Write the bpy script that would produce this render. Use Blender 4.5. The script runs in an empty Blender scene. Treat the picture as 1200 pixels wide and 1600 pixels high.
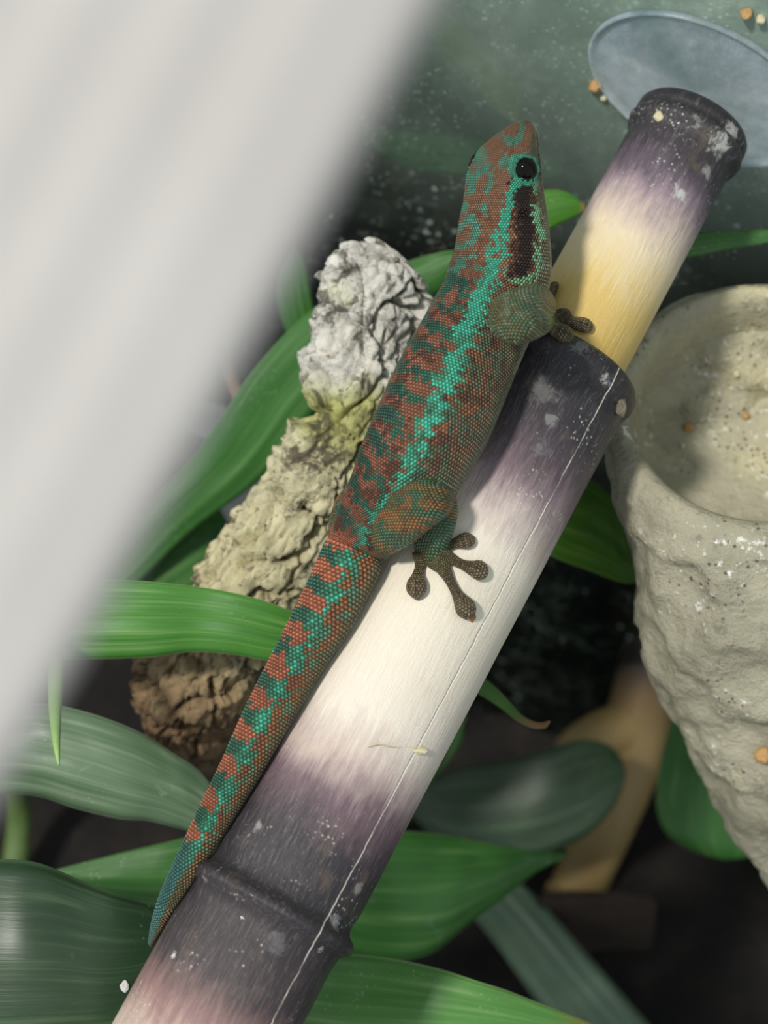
import bpy, bmesh, math, random
import numpy as np
from mathutils import Vector, Matrix
from mathutils.bvhtree import BVHTree

# ------------------------------------------------------------------ scene, camera, light
# 1 Blender unit = 10 cm (the gecko is about 14 cm long)
scn = bpy.context.scene
scn.unit_settings.system = 'METRIC'
scn.unit_settings.scale_length = 0.1
COL = scn.collection
random.seed(4); np.random.seed(4)

PITCH = math.radians(35)            # the camera looks 55 degrees away from straight down
ROT = Matrix.Rotation(PITCH, 3, 'X')
Z0 = 2.05                            # height of the middle of the scene above the soil
DIST = 3.0

def L2W(p):
    v = ROT @ Vector(p); v.z += Z0
    return v
def DW(p):
    return ROT @ Vector(p)
RN = np.array(ROT)
def A2W(a):
    a = np.asarray(a, float) @ RN.T
    a = a.copy(); a[:, 2] += Z0
    return a

cam_d = bpy.data.cameras.new('camera')
cam_d.sensor_fit = 'HORIZONTAL'; cam_d.sensor_width = 36; cam_d.lens = 36 * DIST / 1.2
cam_d.clip_start = 0.02; cam_d.clip_end = 60
cam_d.dof.use_dof = True; cam_d.dof.focus_distance = 2.93; cam_d.dof.aperture_fstop = 2.3
cam = bpy.data.objects.new('camera', cam_d); COL.objects.link(cam)
cam.location = L2W((0, 0, DIST)); cam.rotation_euler = (PITCH, 0, 0)
scn.camera = cam

world = bpy.data.worlds.new('world'); scn.world = world; world.use_nodes = True
bg = world.node_tree.nodes['Background']
bg.inputs[0].default_value = (0.88, 0.95, 1.0, 1); bg.inputs[1].default_value = 0.60

sun_d = bpy.data.lights.new('sun_offscreen', 'SUN'); sun_d.energy = 2.9; sun_d.angle = math.radians(6.0)
sun_d.color = (1.0, 0.95, 0.87)
sun = bpy.data.objects.new('sun_offscreen', sun_d); COL.objects.link(sun)
sun.rotation_euler = DW((-0.42, 0.26, 0.87)).to_track_quat('Z', 'Y').to_euler()
sun.location = L2W((-42, 26, 87))

vs = scn.view_settings
vs.view_transform = 'Standard'; vs.look = 'None'; vs.exposure = 0.0; vs.gamma = 1.0
vs.use_curve_mapping = False

# ------------------------------------------------------------------ helpers
def P(x, y, w):
    """photo position (1200x1600) at depth w in front of the focus plane -> local point"""
    k = (DIST - w) / DIST
    return np.array([(x - 600) / 1000 * k, (800 - y) / 1000 * k, w])

def lin(c):
    out = []
    for v in c[:3]:
        v = v / 255.0
        out.append(v / 12.92 if v <= 0.04045 else ((v + 0.055) / 1.055) ** 2.4)
    return tuple(out) + (1.0,)

def cr(pts, n):
    """Catmull-Rom resampling of rows"""
    p = np.asarray(pts, float)
    m = len(p)
    t = np.linspace(0, m - 1, n)
    i = np.clip(np.floor(t).astype(int), 0, m - 2); f = (t - i)[:, None]
    def g(j): 
        j0 = np.clip(j, 0, m - 1)
        q = p[j0].copy()
        lo = j < 0; hi = j > m - 1
        q[lo] = 2 * p[0] - p[1]; q[hi] = 2 * p[-1] - p[-2]
        return q
    p0, p1, p2, p3 = g(i - 1), g(i), g(i + 1), g(i + 2)
    return 0.5 * (2 * p1 + (p2 - p0) * f + (2 * p0 - 5 * p1 + 4 * p2 - p3) * f ** 2 + (3 * p1 - p0 - 3 * p2 + p3) * f ** 3)

def _hash(ix, iy, iz, k=0):
    h = (ix.astype(np.int64) * 374761393 + iy.astype(np.int64) * 668265263 + iz.astype(np.int64) * 2147483647 + k * 974711) & 0xffffffff
    h = ((h ^ (h >> 13)) * 1274126177) & 0xffffffff
    h = ((h ^ (h >> 16)) * 2246822519) & 0xffffffff
    h = h ^ (h >> 15)
    return (h & 0xffff) / 65535.0

def vnoise(p, k=0):
    p = np.asarray(p, float); i = np.floor(p); f = p - i; f = f * f * (3 - 2 * f); i = i.astype(np.int64)
    r = 0
    for dx in (0, 1):
        for dy in (0, 1):
            for dz in (0, 1):
                wgt = (f[:, 0] if dx else 1 - f[:, 0]) * (f[:, 1] if dy else 1 - f[:, 1]) * (f[:, 2] if dz else 1 - f[:, 2])
                r = r + wgt * _hash(i[:, 0] + dx, i[:, 1] + dy, i[:, 2] + dz, k)
    return r * 2 - 1

def fbm(p, oct=4, k=0):
    a, s, r = 1.0, 0, 0
    for o in range(oct):
        r = r + a * vnoise(p * (2 ** o), k + o); s += a; a *= 0.5
    return r / s

def worley(p, k=0):
    i = np.floor(p).astype(np.int64)
    f1 = np.full(len(p), 9.0); f2 = f1.copy(); cid = np.zeros(len(p))
    for dx in (-1, 0, 1):
        for dy in (-1, 0, 1):
            for dz in (-1, 0, 1):
                a = i + np.array([dx, dy, dz])
                c = a + np.stack([_hash(a[:, 0], a[:, 1], a[:, 2], k + q) for q in (1, 2, 3)], 1)
                d = np.linalg.norm(p - c, axis=1)
                idv = _hash(a[:, 0], a[:, 1], a[:, 2], k + 9)
                near = d < f1
                f2 = np.where(near, f1, np.minimum(f2, d)); cid = np.where(near, idv, cid); f1 = np.where(near, d, f1)
    return f1, f2, cid

def empty(name, loc, label=None, cat=None, group=None, kind=None):
    o = bpy.data.objects.new(name, None); COL.objects.link(o); o.location = loc
    o.empty_display_size = 0.05
    tag(o, label, cat, group, kind)
    return o

def tag(o, label=None, cat=None, group=None, kind=None):
    if label: o['label'] = label
    if cat: o['category'] = cat
    if group: o['group'] = group
    if kind: o['kind'] = kind
    return o

def mesh_obj(name, verts, faces, mat, parent=None, smooth=True, uvs=None, world=True):
    """verts in local frame unless world=False"""
    v = A2W(verts) if world else np.asarray(verts, float)
    me = bpy.data.meshes.new(name)
    origin = v.mean(0) if parent is None else np.array(parent.location)
    me.from_pydata((v - origin).tolist(), [], [list(map(int, f)) for f in faces])
    me.validate()
    if uvs is not None:
        ul = me.uv_layers.new(name='UVMap')
        li = np.zeros(len(me.loops), int); me.loops.foreach_get('vertex_index', li)
        ul.data.foreach_set('uv', np.asarray(uvs, float)[li].ravel())
    if smooth: me.polygons.foreach_set('use_smooth', [True] * len(me.polygons))
    me.materials.append(mat)
    bm = bmesh.new(); bm.from_mesh(me); bmesh.ops.recalc_face_normals(bm, faces=bm.faces); bm.to_mesh(me); bm.free()
    o = bpy.data.objects.new(name, me); COL.objects.link(o)
    if parent is None: o.location = origin
    else: o.parent = parent
    return o

def grid_faces(n, m, wrap=True, caps=True, base=0):
    f = []
    mm = m if wrap else m - 1
    for i in range(n - 1):
        for j in range(mm):
            k = (j + 1) % m
            f.append((base + i * m + j, base + i * m + k, base + (i + 1) * m + k, base + (i + 1) * m + j))
    if wrap and caps:
        f.append(tuple(base + j for j in range(m))[::-1])
        f.append(tuple(base + (n - 1) * m + j for j in range(m)))
    return f

def unit(a):
    return a / np.maximum(np.linalg.norm(a, axis=-1, keepdims=True), 1e-9)

def sweep(pts, rw, rt, up, nseg):
    """tube with elliptic rings: rw sideways, rt along 'up'; theta from up"""
    pts = np.asarray(pts, float)
    t = unit(np.gradient(pts, axis=0))
    up = np.asarray(up, float)
    if up.ndim == 1: up = np.tile(up, (len(pts), 1))
    D = unit(up - (up * t).sum(1, keepdims=True) * t)
    S = unit(np.cross(D, t))
    th = np.linspace(0, 2 * math.pi, nseg, endpoint=False)
    v = pts[:, None, :] + np.cos(th)[None, :, None] * D[:, None, :] * np.asarray(rt)[:, None, None] + np.sin(th)[None, :, None] * S[:, None, :] * np.asarray(rw)[:, None, None]
    return v.reshape(-1, 3)

# ------------------------------------------------------------------ material kit
def new_mat(name):
    m = bpy.data.materials.new(name); m.use_nodes = True
    nt = m.node_tree; b = nt.nodes['Principled BSDF']
    return m, nt, b
def N(nt, t, **kw):
    n = nt.nodes.new(t)
    for k, v in kw.items(): setattr(n, k, v)
    return n
def LK(nt, a, b): nt.links.new(a, b)
def ramp(nt, stops, fac=None, interp='LINEAR'):
    r = N(nt, 'ShaderNodeValToRGB'); cr_ = r.color_ramp; cr_.interpolation = interp
    while len(cr_.elements) < len(stops): cr_.elements.new(0.5)
    for e, (p, c) in zip(cr_.elements, stops):
        e.position = p; e.color = c if len(c) == 4 else tuple(c) + (1,)
    if fac is not None: LK(nt, fac, r.inputs[0])
    return r
def mathn(nt, op, a, b=None, c=None, clamp=False):
    n = N(nt, 'ShaderNodeMath', operation=op, use_clamp=clamp)
    for i, x in enumerate((a, b, c)):
        if x is None: continue
        if isinstance(x, (int, float)): n.inputs[i].default_value = x
        else: LK(nt, x, n.inputs[i])
    return n.outputs[0]
def vmath(nt, op, a, b=None):
    n = N(nt, 'ShaderNodeVectorMath', operation=op)
    for i, x in enumerate((a, b)):
        if x is None: continue
        if isinstance(x, tuple): n.inputs[i].default_value = x
        else: LK(nt, x, n.inputs[i])
    return n
def noise_t(nt, vec, scale, detail=4, rough=0.6, dist=0.0):
    n = N(nt, 'ShaderNodeTexNoise'); n.inputs['Scale'].default_value = scale
    n.inputs['Detail'].default_value = detail; n.inputs['Roughness'].default_value = rough
    n.inputs['Distortion'].default_value = dist
    if vec is not None: LK(nt, vec, n.inputs['Vector'])
    return n.outputs['Fac']
def mixc(nt, fac, a, b):
    n = N(nt, 'ShaderNodeMix', data_type='RGBA')
    for s, x in ((n.inputs[0], fac), (n.inputs[6], a), (n.inputs[7], b)):
        if isinstance(x, (int, float)): s.default_value = x
        elif isinstance(x, tuple): s.default_value = x
        else: LK(nt, x, s)
    return n.outputs[2]
def bump(nt, b, h, strength, dist, prev=None):
    n = N(nt, 'ShaderNodeBump'); n.inputs['Strength'].default_value = strength; n.inputs['Distance'].default_value = dist
    LK(nt, h, n.inputs['Height'])
    if prev is not None: LK(nt, prev, n.inputs['Normal'])
    if b is not None: LK(nt, n.outputs[0], b.inputs['Normal'])
    return n.outputs[0]
def smoothstep(nt, v, lo, hi, a=0.0, b=1.0):
    n = N(nt, 'ShaderNodeMapRange', interpolation_type='SMOOTHSTEP')
    LK(nt, v, n.inputs[0])
    n.inputs[1].default_value = lo; n.inputs[2].default_value = hi; n.inputs[3].default_value = a; n.inputs[4].default_value = b
    return n.outputs[0]

def plain_mat(name, rgb, rough=0.6, nscale=6.0, var=0.25, bmp=0.3, bdist=0.01, rgb2=None):
    m, nt, b = new_mat(name)
    tc = N(nt, 'ShaderNodeTexCoord')
    f = noise_t(nt, tc.outputs['Object'], nscale, 6, 0.62)
    c1 = lin(rgb); c2 = lin(rgb2) if rgb2 else tuple(v * (1 - var) for v in c1[:3]) + (1,)
    r = ramp(nt, [(0.35, c2), (0.65, c1)], f)
    LK(nt, r.outputs[0], b.inputs['Base Color']); b.inputs['Roughness'].default_value = rough
    f2 = noise_t(nt, tc.outputs['Object'], nscale * 4, 5, 0.65)
    bump(nt, b, f2, bmp, bdist)
    return m

# ------------------------------------------------------------------ the bamboo's axis
NPX = np.array([0.883, 0.47]); DPX = np.array([0.47, -0.883])
def axpx(s, c): return c * NPX + s * DPX
_a = axpx(-1030, 1039.5); _b = axpx(300, 1048)
AX0 = P(_a[0], _a[1], 0.127); AX1 = P(_b[0], _b[1], -0.192)
AXL = np.linalg.norm(AX1 - AX0); AXD = (AX1 - AX0) / AXL
def tz(s): return (s + 1030) / 1330 * AXL          # photo run along the pole -> length along it
BX = unit(np.array([0.883, -0.47, 0]) - np.dot(np.array([0.883, -0.47, 0]), AXD) * AXD)
BY = np.cross(AXD, BX)                                # points away from the camera
R_LOW, R_UP = 0.1235, 0.0914
def bam(s, psi, off, R=None):
    """point near the pole: psi in degrees from the side facing the photographer towards the left"""
    r = (R if R else (R_LOW if s < -80 else R_UP)) + off
    a = math.radians(psi)
    nrm = -BY * math.cos(a) - BX * math.sin(a)
    return AX0 + AXD * tz(s) + nrm * r, nrm
def surf(x, y, off):
    """point 'off' above the pole's surface at a photo position, and the surface normal"""
    o = np.array([0, 0, DIST]); d = unit(P(x, y, 0) - o)
    s = x * DPX[0] + y * DPX[1]
    R = R_LOW if s < -48 else R_UP
    oc = o - AX0
    dp = d - np.dot(d, AXD) * AXD; op = oc - np.dot(oc, AXD) * AXD
    A = dp @ dp; B = dp @ op; C = op @ op - R * R
    disc = B * B - A * C
    t = (-B - math.sqrt(disc)) / A if disc > 0 else -B / A
    h = o + d * t
    n = h - AX0; n = n - np.dot(n, AXD) * AXD; n = unit(n)
    hs = AX0 + np.dot(h - AX0, AXD) * AXD
    return hs + n * (R + off), n

# the glass pane: upright plane, slightly turned
GA = math.radians(22)
GN_W = Vector((math.sin(GA), math.cos(GA), 0))
GN = np.array(ROT.transposed() @ GN_W)
GC = float(np.dot(GN, AX0 + AXD * tz(345)) + 0.068)
def on_glass(x, y, off=0.0):
    o = np.array([0, 0, DIST]); d = P(x, y, 0) - o
    t = (GC - off - GN @ o) / (GN @ d)
    return o + d * t

# ------------------------------------------------------------------ the setting
soil_m, nt, b = new_mat('dark_soil')
tc = N(nt, 'ShaderNodeTexCoord')
f = noise_t(nt, tc.outputs['Object'], 9, 8, 0.7)
r = ramp(nt, [(0.35, lin((10, 8, 7))), (0.55, lin((24, 19, 16))), (0.75, lin((52, 41, 32)))], f)
LK(nt, r.outputs[0], b.inputs['Base Color']); b.inputs['Roughness'].default_value = 0.9
bump(nt, b, noise_t(nt, tc.outputs['Object'], 30, 6, 0.7), 0.8, 0.03)
n = 110
gx, gy = np.meshgrid(np.linspace(-4, 4, n), np.linspace(-4, 4.5, n))
pts = np.stack([gx.ravel(), gy.ravel(), np.zeros(n * n)], 1)
pts[:, 2] = -0.06 + 0.05 * fbm(pts * 3.1, 4) + 0.03 * fbm(pts * 11, 3, 5)
o = mesh_obj('floor', pts, grid_faces(n, n, wrap=False), soil_m, world=False)
tag(o, 'dark crumbly soil on the terrarium bottom', 'soil', kind='structure')

wall_m = plain_mat('dark_wall', (34, 40, 37), 0.85, 0.8, 0.5, 0.2, 0.02)
wc = GN_W * 2.6 + Vector((0, 0, 0))
gb = np.array([0, 0, 0])
e1 = Vector((GN_W.y, -GN_W.x, 0))
base = L2W(tuple(GN * GC)); base.z = 0
def wall_box(name, off, thick, halfw, z0, z1, mat, bevel=0.0):
    v = []
    for a in (off, off + thick):
        for (su, zz) in ((-halfw, z0), (halfw, z0), (halfw, z1), (-halfw, z1)):
            q = base + GN_W * a + e1 * su; v.append((q.x, q.y, zz))
    f = [(0, 1, 2, 3), (7, 6, 5, 4), (0, 4, 5, 1), (1, 5, 6, 2), (2, 6, 7, 3), (3, 7, 4, 0)]
    return mesh_obj(name, v, f, mat, smooth=False, world=False)
o = wall_box('wall_back', 1.9, 0.1, 4.0, -0.15, 4.6, wall_m)
tag(o, 'dark room wall behind the terrarium glass', 'wall', kind='structure')

# dirty glass
glass_m = bpy.data.materials.new('dirty_glass'); glass_m.use_nodes = True
nt = glass_m.node_tree; nt.nodes.clear()
out = N(nt, 'ShaderNodeOutputMaterial')
geo = N(nt, 'ShaderNodeNewGeometry'); tcg = N(nt, 'ShaderNodeTexCoord')
tr = N(nt, 'ShaderNodeBsdfTransparent'); tr.inputs[0].default_value = (0.93, 0.97, 0.94, 1)
gl = N(nt, 'ShaderNodeBsdfGlossy'); gl.inputs['Roughness'].default_value = 0.04
fr = N(nt, 'ShaderNodeFresnel'); fr.inputs[0].default_value = 1.2
clear = N(nt, 'ShaderNodeMixShader')
LK(nt, fr.outputs[0], clear.inputs[0]); LK(nt, tr.outputs[0], clear.inputs[1]); LK(nt, gl.outputs[0], clear.inputs[2])
film = N(nt, 'ShaderNodeBsdfDiffuse')
fcol = mixc(nt, noise_t(nt, tcg.outputs['Object'], 2.5, 3, 0.6), lin((112, 150, 126)), lin((208, 222, 212)))
LK(nt, fcol, film.inputs[0])
# algae and lime film thickens towards the top of the pane
sep = N(nt, 'ShaderNodeSeparateXYZ'); LK(nt, geo.outputs['Position'], sep.inputs[0])
hgt = smoothstep(nt, sep.outputs[2], 1.62, 2.58)
cloud = noise_t(nt, tcg.outputs['Object'], 3.2, 6, 0.65, 0.6)
cl2 = smoothstep(nt, cloud, 0.3, 0.75)
hgt = mathn(nt, 'MULTIPLY', hgt, smoothstep(nt, sep.outputs[0], -0.15, 0.55, 0.45, 1.0))
fine = smoothstep(nt, noise_t(nt, tcg.outputs['Object'], 34, 6, 0.8, 0.5), 0.38, 0.72)
fac = mathn(nt, 'MULTIPLY', hgt, mathn(nt, 'ADD', mathn(nt, 'MULTIPLY_ADD', cl2, 0.34, 0.46), mathn(nt, 'MULTIPLY', mathn(nt, 'MULTIPLY', fine, cl2), 0.45)))
fac = mathn(nt, 'ADD', fac, 0.005)
# specks
vo = N(nt, 'ShaderNodeTexVoronoi'); vo.inputs['Scale'].default_value = 26; LK(nt, tcg.outputs['Object'], vo.inputs['Vector'])
spk = smoothstep(nt, vo.outputs['Distance'], 0.05, 0.24, 1.0, 0.0)
spk = mathn(nt, 'MULTIPLY', spk, smoothstep(nt, noise_t(nt, tcg.outputs['Object'], 5, 3), 0.5, 0.62))
vo2 = N(nt, 'ShaderNodeTexVoronoi'); vo2.inputs['Scale'].default_value = 75; LK(nt, tcg.outputs['Object'], vo2.inputs['Vector'])
spk2 = smoothstep(nt, vo2.outputs['Distance'], 0.08, 0.36, 1.0, 0.0)
spk2 = mathn(nt, 'MULTIPLY', spk2, smoothstep(nt, noise_t(nt, tcg.outputs['Object'], 9, 3), 0.42, 0.58))
smear = smoothstep(nt, noise_t(nt, vmath(nt, 'MULTIPLY', tcg.outputs['Object'], (1.0, 1.0, 5.0)).outputs[0], 4, 6, 0.7, 1.2), 0.62, 0.8)
fac = mathn(nt, 'ADD', fac, mathn(nt, 'MULTIPLY', spk, 0.6))
fac = mathn(nt, 'ADD', fac, mathn(nt, 'MULTIPLY', spk2, 0.35))
fac = mathn(nt, 'ADD', fac, mathn(nt, 'MULTIPLY', smear, 0.24), clamp=True)
mx = N(nt, 'ShaderNodeMixShader'); LK(nt, fac, mx.inputs[0]); LK(nt, clear.outputs[0], mx.inputs[1]); LK(nt, film.outputs[0], mx.inputs[2])
LK(nt, mx.outputs[0], out.inputs[0])
glass = wall_box('terrarium_glass', 0.0, 0.04, 3.2, -0.12, 3.9, glass_m)
tag(glass, 'large algae-filmed, speckled glass pane behind the bamboo pole', 'glass pane')

# ------------------------------------------------------------------ bamboo pole
def bamboo_mat(name, stops, s0, s1, crack=None, dirt=1.0, stains=()):
    m, nt, b = new_mat(name)
    tc = N(nt, 'ShaderNodeTexCoord'); ob = tc.outputs['Object']
    sp = N(nt, 'ShaderNodeSeparateXYZ'); LK(nt, ob, sp.inputs[0])
    z = sp.outputs[2]
    fib = noise_t(nt, vmath(nt, 'MULTIPLY', ob, (30, 30, 5.0)).outputs[0], 3.2, 5, 0.65)
    blot = noise_t(nt, ob, 9, 4, 0.6)
    zz = mathn(nt, 'ADD', z, mathn(nt, 'MULTIPLY_ADD', fib, 0.10, -0.05))
    zz = mathn(nt, 'ADD', zz, mathn(nt, 'MULTIPLY_ADD', blot, 0.10, -0.05))
    fz = N(nt, 'ShaderNodeMapRange'); LK(nt, zz, fz.inputs[0]); fz.inputs[1].default_value = tz(s0); fz.inputs[2].default_value = tz(s1)
    col = ramp(nt, [((tz(s) - tz(s0)) / (tz(s1) - tz(s0)), lin(c)) for s, c in stops], fz.outputs[0]).outputs[0]
    # fine fibres
    fib2 = noise_t(nt, vmath(nt, 'MULTIPLY', ob, (100, 100, 16)).outputs[0], 2.2, 5, 0.75, 0.6)
    col = mixc(nt, smoothstep(nt, fib2, 0.5, 0.75, 0, 0.13), col, lin((235, 228, 220)))
    col = mixc(nt, smoothstep(nt, blot, 0.55, 0.8, 0, 0.25), col, lin((196, 170, 122)))
    # pale lime specks and scuffs, mostly near the dark nodes
    vo = N(nt, 'ShaderNodeTexVoronoi'); vo.inputs['Scale'].default_value = 120; LK(nt, ob, vo.inputs['Vector'])
    sc = mathn(nt, 'MULTIPLY', smoothstep(nt, vo.outputs['Distance'], 0.1, 0.33, 1, 0), smoothstep(nt, noise_t(nt, ob, 14, 3), 0.52, 0.66))
    scuff = smoothstep(nt, noise_t(nt, vmath(nt, 'MULTIPLY', ob, (1, 1, 0.6)).outputs[0], 26, 7, 0.75, 0.8), 0.63, 0.72)
    scuff = mathn(nt, 'MULTIPLY', scuff, smoothstep(nt, noise_t(nt, ob, 6.5, 2), 0.48, 0.62))
    d = mathn(nt, 'MAXIMUM', sc, scuff)
    col = mixc(nt, mathn(nt, 'MULTIPLY', d, 0.6 * dirt), col, lin((212, 212, 206)))
    for (x_, y_, r_, am) in stains:
        p_ = surf(x_, y_, 0)[0] - AX0; pl_ = (float(p_ @ BX), float(p_ @ BY), float(p_ @ AXD))
        dn = vmath(nt, 'DISTANCE', ob, pl_).outputs['Value']
        dn = mathn(nt, 'ADD', dn, mathn(nt, 'MULTIPLY_ADD', noise_t(nt, ob, 55, 6, .75, 1.0), 3.2 * r_, -1.6 * r_))
        col = mixc(nt, smoothstep(nt, dn, r_ * .3, r_ * 1.0, am, 0), col, lin((206, 208, 204)))
    hgt = mathn(nt, 'ADD', mathn(nt, 'MULTIPLY', fib2, 0.5), mathn(nt, 'MULTIPLY', fib, 0.6))
    if crack:
        wob = mathn(nt, 'MULTIPLY_ADD', noise_t(nt, vmath(nt, 'MULTIPLY', ob, (0, 0, 1)).outputs[0], 14, 4, 0.7), 0.010, -0.005)
        dx = mathn(nt, 'ABSOLUTE', mathn(nt, 'SUBTRACT', mathn(nt, 'ADD', sp.outputs[0], wob), crack[0]))
        ln = smoothstep(nt, dx, 0.0003, 0.0018, 1, 0)
        front = mathn(nt, 'LESS_THAN', sp.outputs[1], 0.0)
        ln = mathn(nt, 'MULTIPLY', ln, front)
        ln = mathn(nt, 'MULTIPLY', ln, mathn(nt, 'LESS_THAN', z, tz(-112)))
        ln = mathn(nt, 'MULTIPLY', ln, mathn(nt, 'GREATER_THAN', z, tz(crack[1])))
        brk = smoothstep(nt, noise_t(nt, vmath(nt, 'MULTIPLY', ob, (0.2, 0.2, 1)).outputs[0], 9, 4, 0.7), 0.36, 0.52, 0.25, 1)
        ln = mathn(nt, 'MULTIPLY', ln, brk)
        col = mixc(nt, mathn(nt, 'MULTIPLY', ln, 0.85), col, lin((226, 222, 208)))
        hgt = mathn(nt, 'SUBTRACT', hgt, mathn(nt, 'MULTIPLY', ln, 0.8))
    LK(nt, col, b.inputs['Base Color'])
    b.inputs['Roughness'].default_value = 0.42
    b.inputs['Specular IOR Level'].default_value = 0.4
    b.inputs['Coat Weight'].default_value = 0.06
    bump(nt, b, hgt, 0.55, 0.006)
    return m

low_m = bamboo_mat('black_bamboo_low', [(-1420, (226, 208, 190)), (-1310, (216, 196, 180)), (-1235, (150, 118, 114)), (-1165, (66, 57, 60)), (-1040, (46, 43, 47)),
    (-945, (56, 51, 56)), (-880, (112, 92, 100)), (-820, (190, 172, 166)), (-755, (228, 219, 205)), (-560, (228, 220, 201)), (-455, (228, 220, 204)),
    (-405, (198, 184, 178)), (-350, (132, 114, 120)), (-300, (84, 72, 80)), (-240, (54, 50, 56)), (-70, (38, 37, 42))], -1420, -60, crack=(0.0745, -1230), stains=[(272, 1492, .008, .9), (905, 545, .018, .2), (850, 610, .03, .12), (945, 592, .012, .7), (405, 1290, .010, .35), (330, 1370, .012, .4), (500, 1480, .008, .5), (525, 1440, .016, .4), (430, 1475, .02, .12), (860, 655, .014, .25), (560, 1390, .012, .35), (845, 700, .02, .12)])
up_m = bamboo_mat('black_bamboo_up', [(-110, (204, 174, 96)), (-20, (214, 186, 116)), (25, (222, 202, 154)), (80, (226, 210, 180)), (125, (204, 186, 176)),
    (165, (150, 132, 142)), (205, (98, 86, 98)), (245, (64, 58, 66)), (290, (48, 45, 50)), (350, (40, 38, 42))], -110, 350, dirt=1.0, stains=[(1062, 302, .017, .75), (1124, 222, .026, .7), (1140, 205, .018, .6), (1090, 190, .014, .4), (1105, 268, .012, .4), (1020, 168, .014, .5)])

pole = empty('bamboo_pole', tuple(L2W(AX0)), 'leaning black-noded bamboo pole the gecko clings to', 'bamboo pole')
FR = Matrix((tuple(DW(BX)), tuple(DW(BY)), tuple(DW(AXD)))).transposed()
pole.rotation_euler = FR.to_euler()
def lathe(name, prof, mat, parent, nseg=96, wob=0.0, k=0):
    """profile of (z, r) about the pole's own axis"""
    pr = np.array(prof, float)
    th = np.linspace(0, 2 * math.pi, nseg, endpoint=False)
    v = np.stack([np.outer(pr[:, 1], np.cos(th)), np.outer(pr[:, 1], np.sin(th)), np.repeat(pr[:, 0][:, None], nseg, 1)], 2).reshape(-1, 3)
    if wob:
        nn = fbm(v * np.array([9, 9, 12.0]), 3, k); v[:, :2] *= (1 + wob * nn)[:, None]
        v[:, 2] += 0.5 * wob * 0.12 * fbm(v * 7 + 3, 2, k + 5)
    me = bpy.data.meshes.new(name); me.from_pydata(v.tolist(), [], grid_faces(len(pr), nseg))
    me.polygons.foreach_set('use_smooth', [True] * len(me.polygons)); me.materials.append(mat)
    o = bpy.data.objects.new(name, me); COL.objects.link(o)
    if parent: o.parent = parent
    return o
def dense(prof, step):
    out = [prof[0]]
    for a, c in zip(prof[:-1], prof[1:]):
        kk = max(1, int(math.ceil(math.hypot(c[0] - a[0], c[1] - a[1]) / step)))
        for i in range(1, kk + 1): out.append((a[0] + (c[0] - a[0]) * i / kk, a[1] + (c[1] - a[1]) * i / kk))
    return out
R = R_LOW
zfloor = None
# length needed to stand in the soil
down = -DW(AXD).z
zb = (L2W(AX0).z + 0.03) / DW(AXD).z
prof = [(-zb, R * 0.2), (-zb, R * 0.97)]
prof += [(tz(-2300) - .03, R), (tz(-2300), R + .014), (tz(-2300) + .03, R)]
prof += [(tz(-1085), R), (tz(-1066), R + .003), (tz(-1056), R + .015), (tz(-1048), R + .0165), (tz(-1040), R + .011), (tz(-1033), R + .001), (tz(-1022), R - .003), (tz(-1000), R)]
prof += [(tz(-190), R), (tz(-166), R + .002), (tz(-160), R - .001), (tz(-152), R + .004), (tz(-140), R + .0085), (tz(-126), R + .008), (tz(-116), R + .002), (tz(-109), R - .008), (tz(-107), R - .020), (tz(-110), R - .034), (tz(-116), R * .55)]
lathe('lower_culm', dense(prof, 0.03), low_m, pole, wob=0.006)['label'] = 'thick cream culm with dark nodes and a long pale crack'
R = R_UP
prof = [(tz(-180), R * .3), (tz(-180), R), (tz(278), R), (tz(290), R + .002), (tz(297), R + .008), (tz(308), R + .011), (tz(316), R + .008), (tz(320), R + .0055), (tz(326), R + .008), (tz(338), R + .007), (tz(346), R + .001), (tz(348), R - .01), (tz(346), R - .02), (tz(330), R * .72), (tz(328), R * .2)]
lathe('upper_culm', dense(prof, 0.02), up_m, pole, wob=0.007, k=3)['label'] = 'thinner yellow-cream culm rising out of the lower one'

# ------------------------------------------------------------------ the gecko
ST = [  # left edge, right edge, depth
 (824,188, 831,190, .165), (806,196, 842,198, .168), (786,211, 846,217, .17), (764,233, 848,240, .17), (744,262, 849,270, .17),
 (729,300, 851,304, .17), (719,345, 856,348, .17), (712,390, 861,394, .168), (702,425, 862,434, .165), (690,452, 848,484, .16),
 (662,500, 824,545, .155), (628,558, 799,608, .15), (600,615, 770,678, .15), (573,675, 738,735, .145), (549,735, 700,785, .14),
 (528,790, 648,830, .13), (511,838, 606,868, .12), (494,880, 586,912, .115), (464,945, 555,972, .105), (431,1010, 508,1043, .1),
 (401,1070, 474,1100, .09), (373,1128, 441,1155, .085), (346,1190, 407,1212, .08), (317,1250, 372,1268, .07), (290,1308, 337,1322, .055),
 (265,1362, 303,1375, .04), (247,1405, 277,1414, .025), (237,1442, 256,1450, .012), (232,1472, 241,1476, .0)]
ST = np.array(ST, float)
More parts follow.
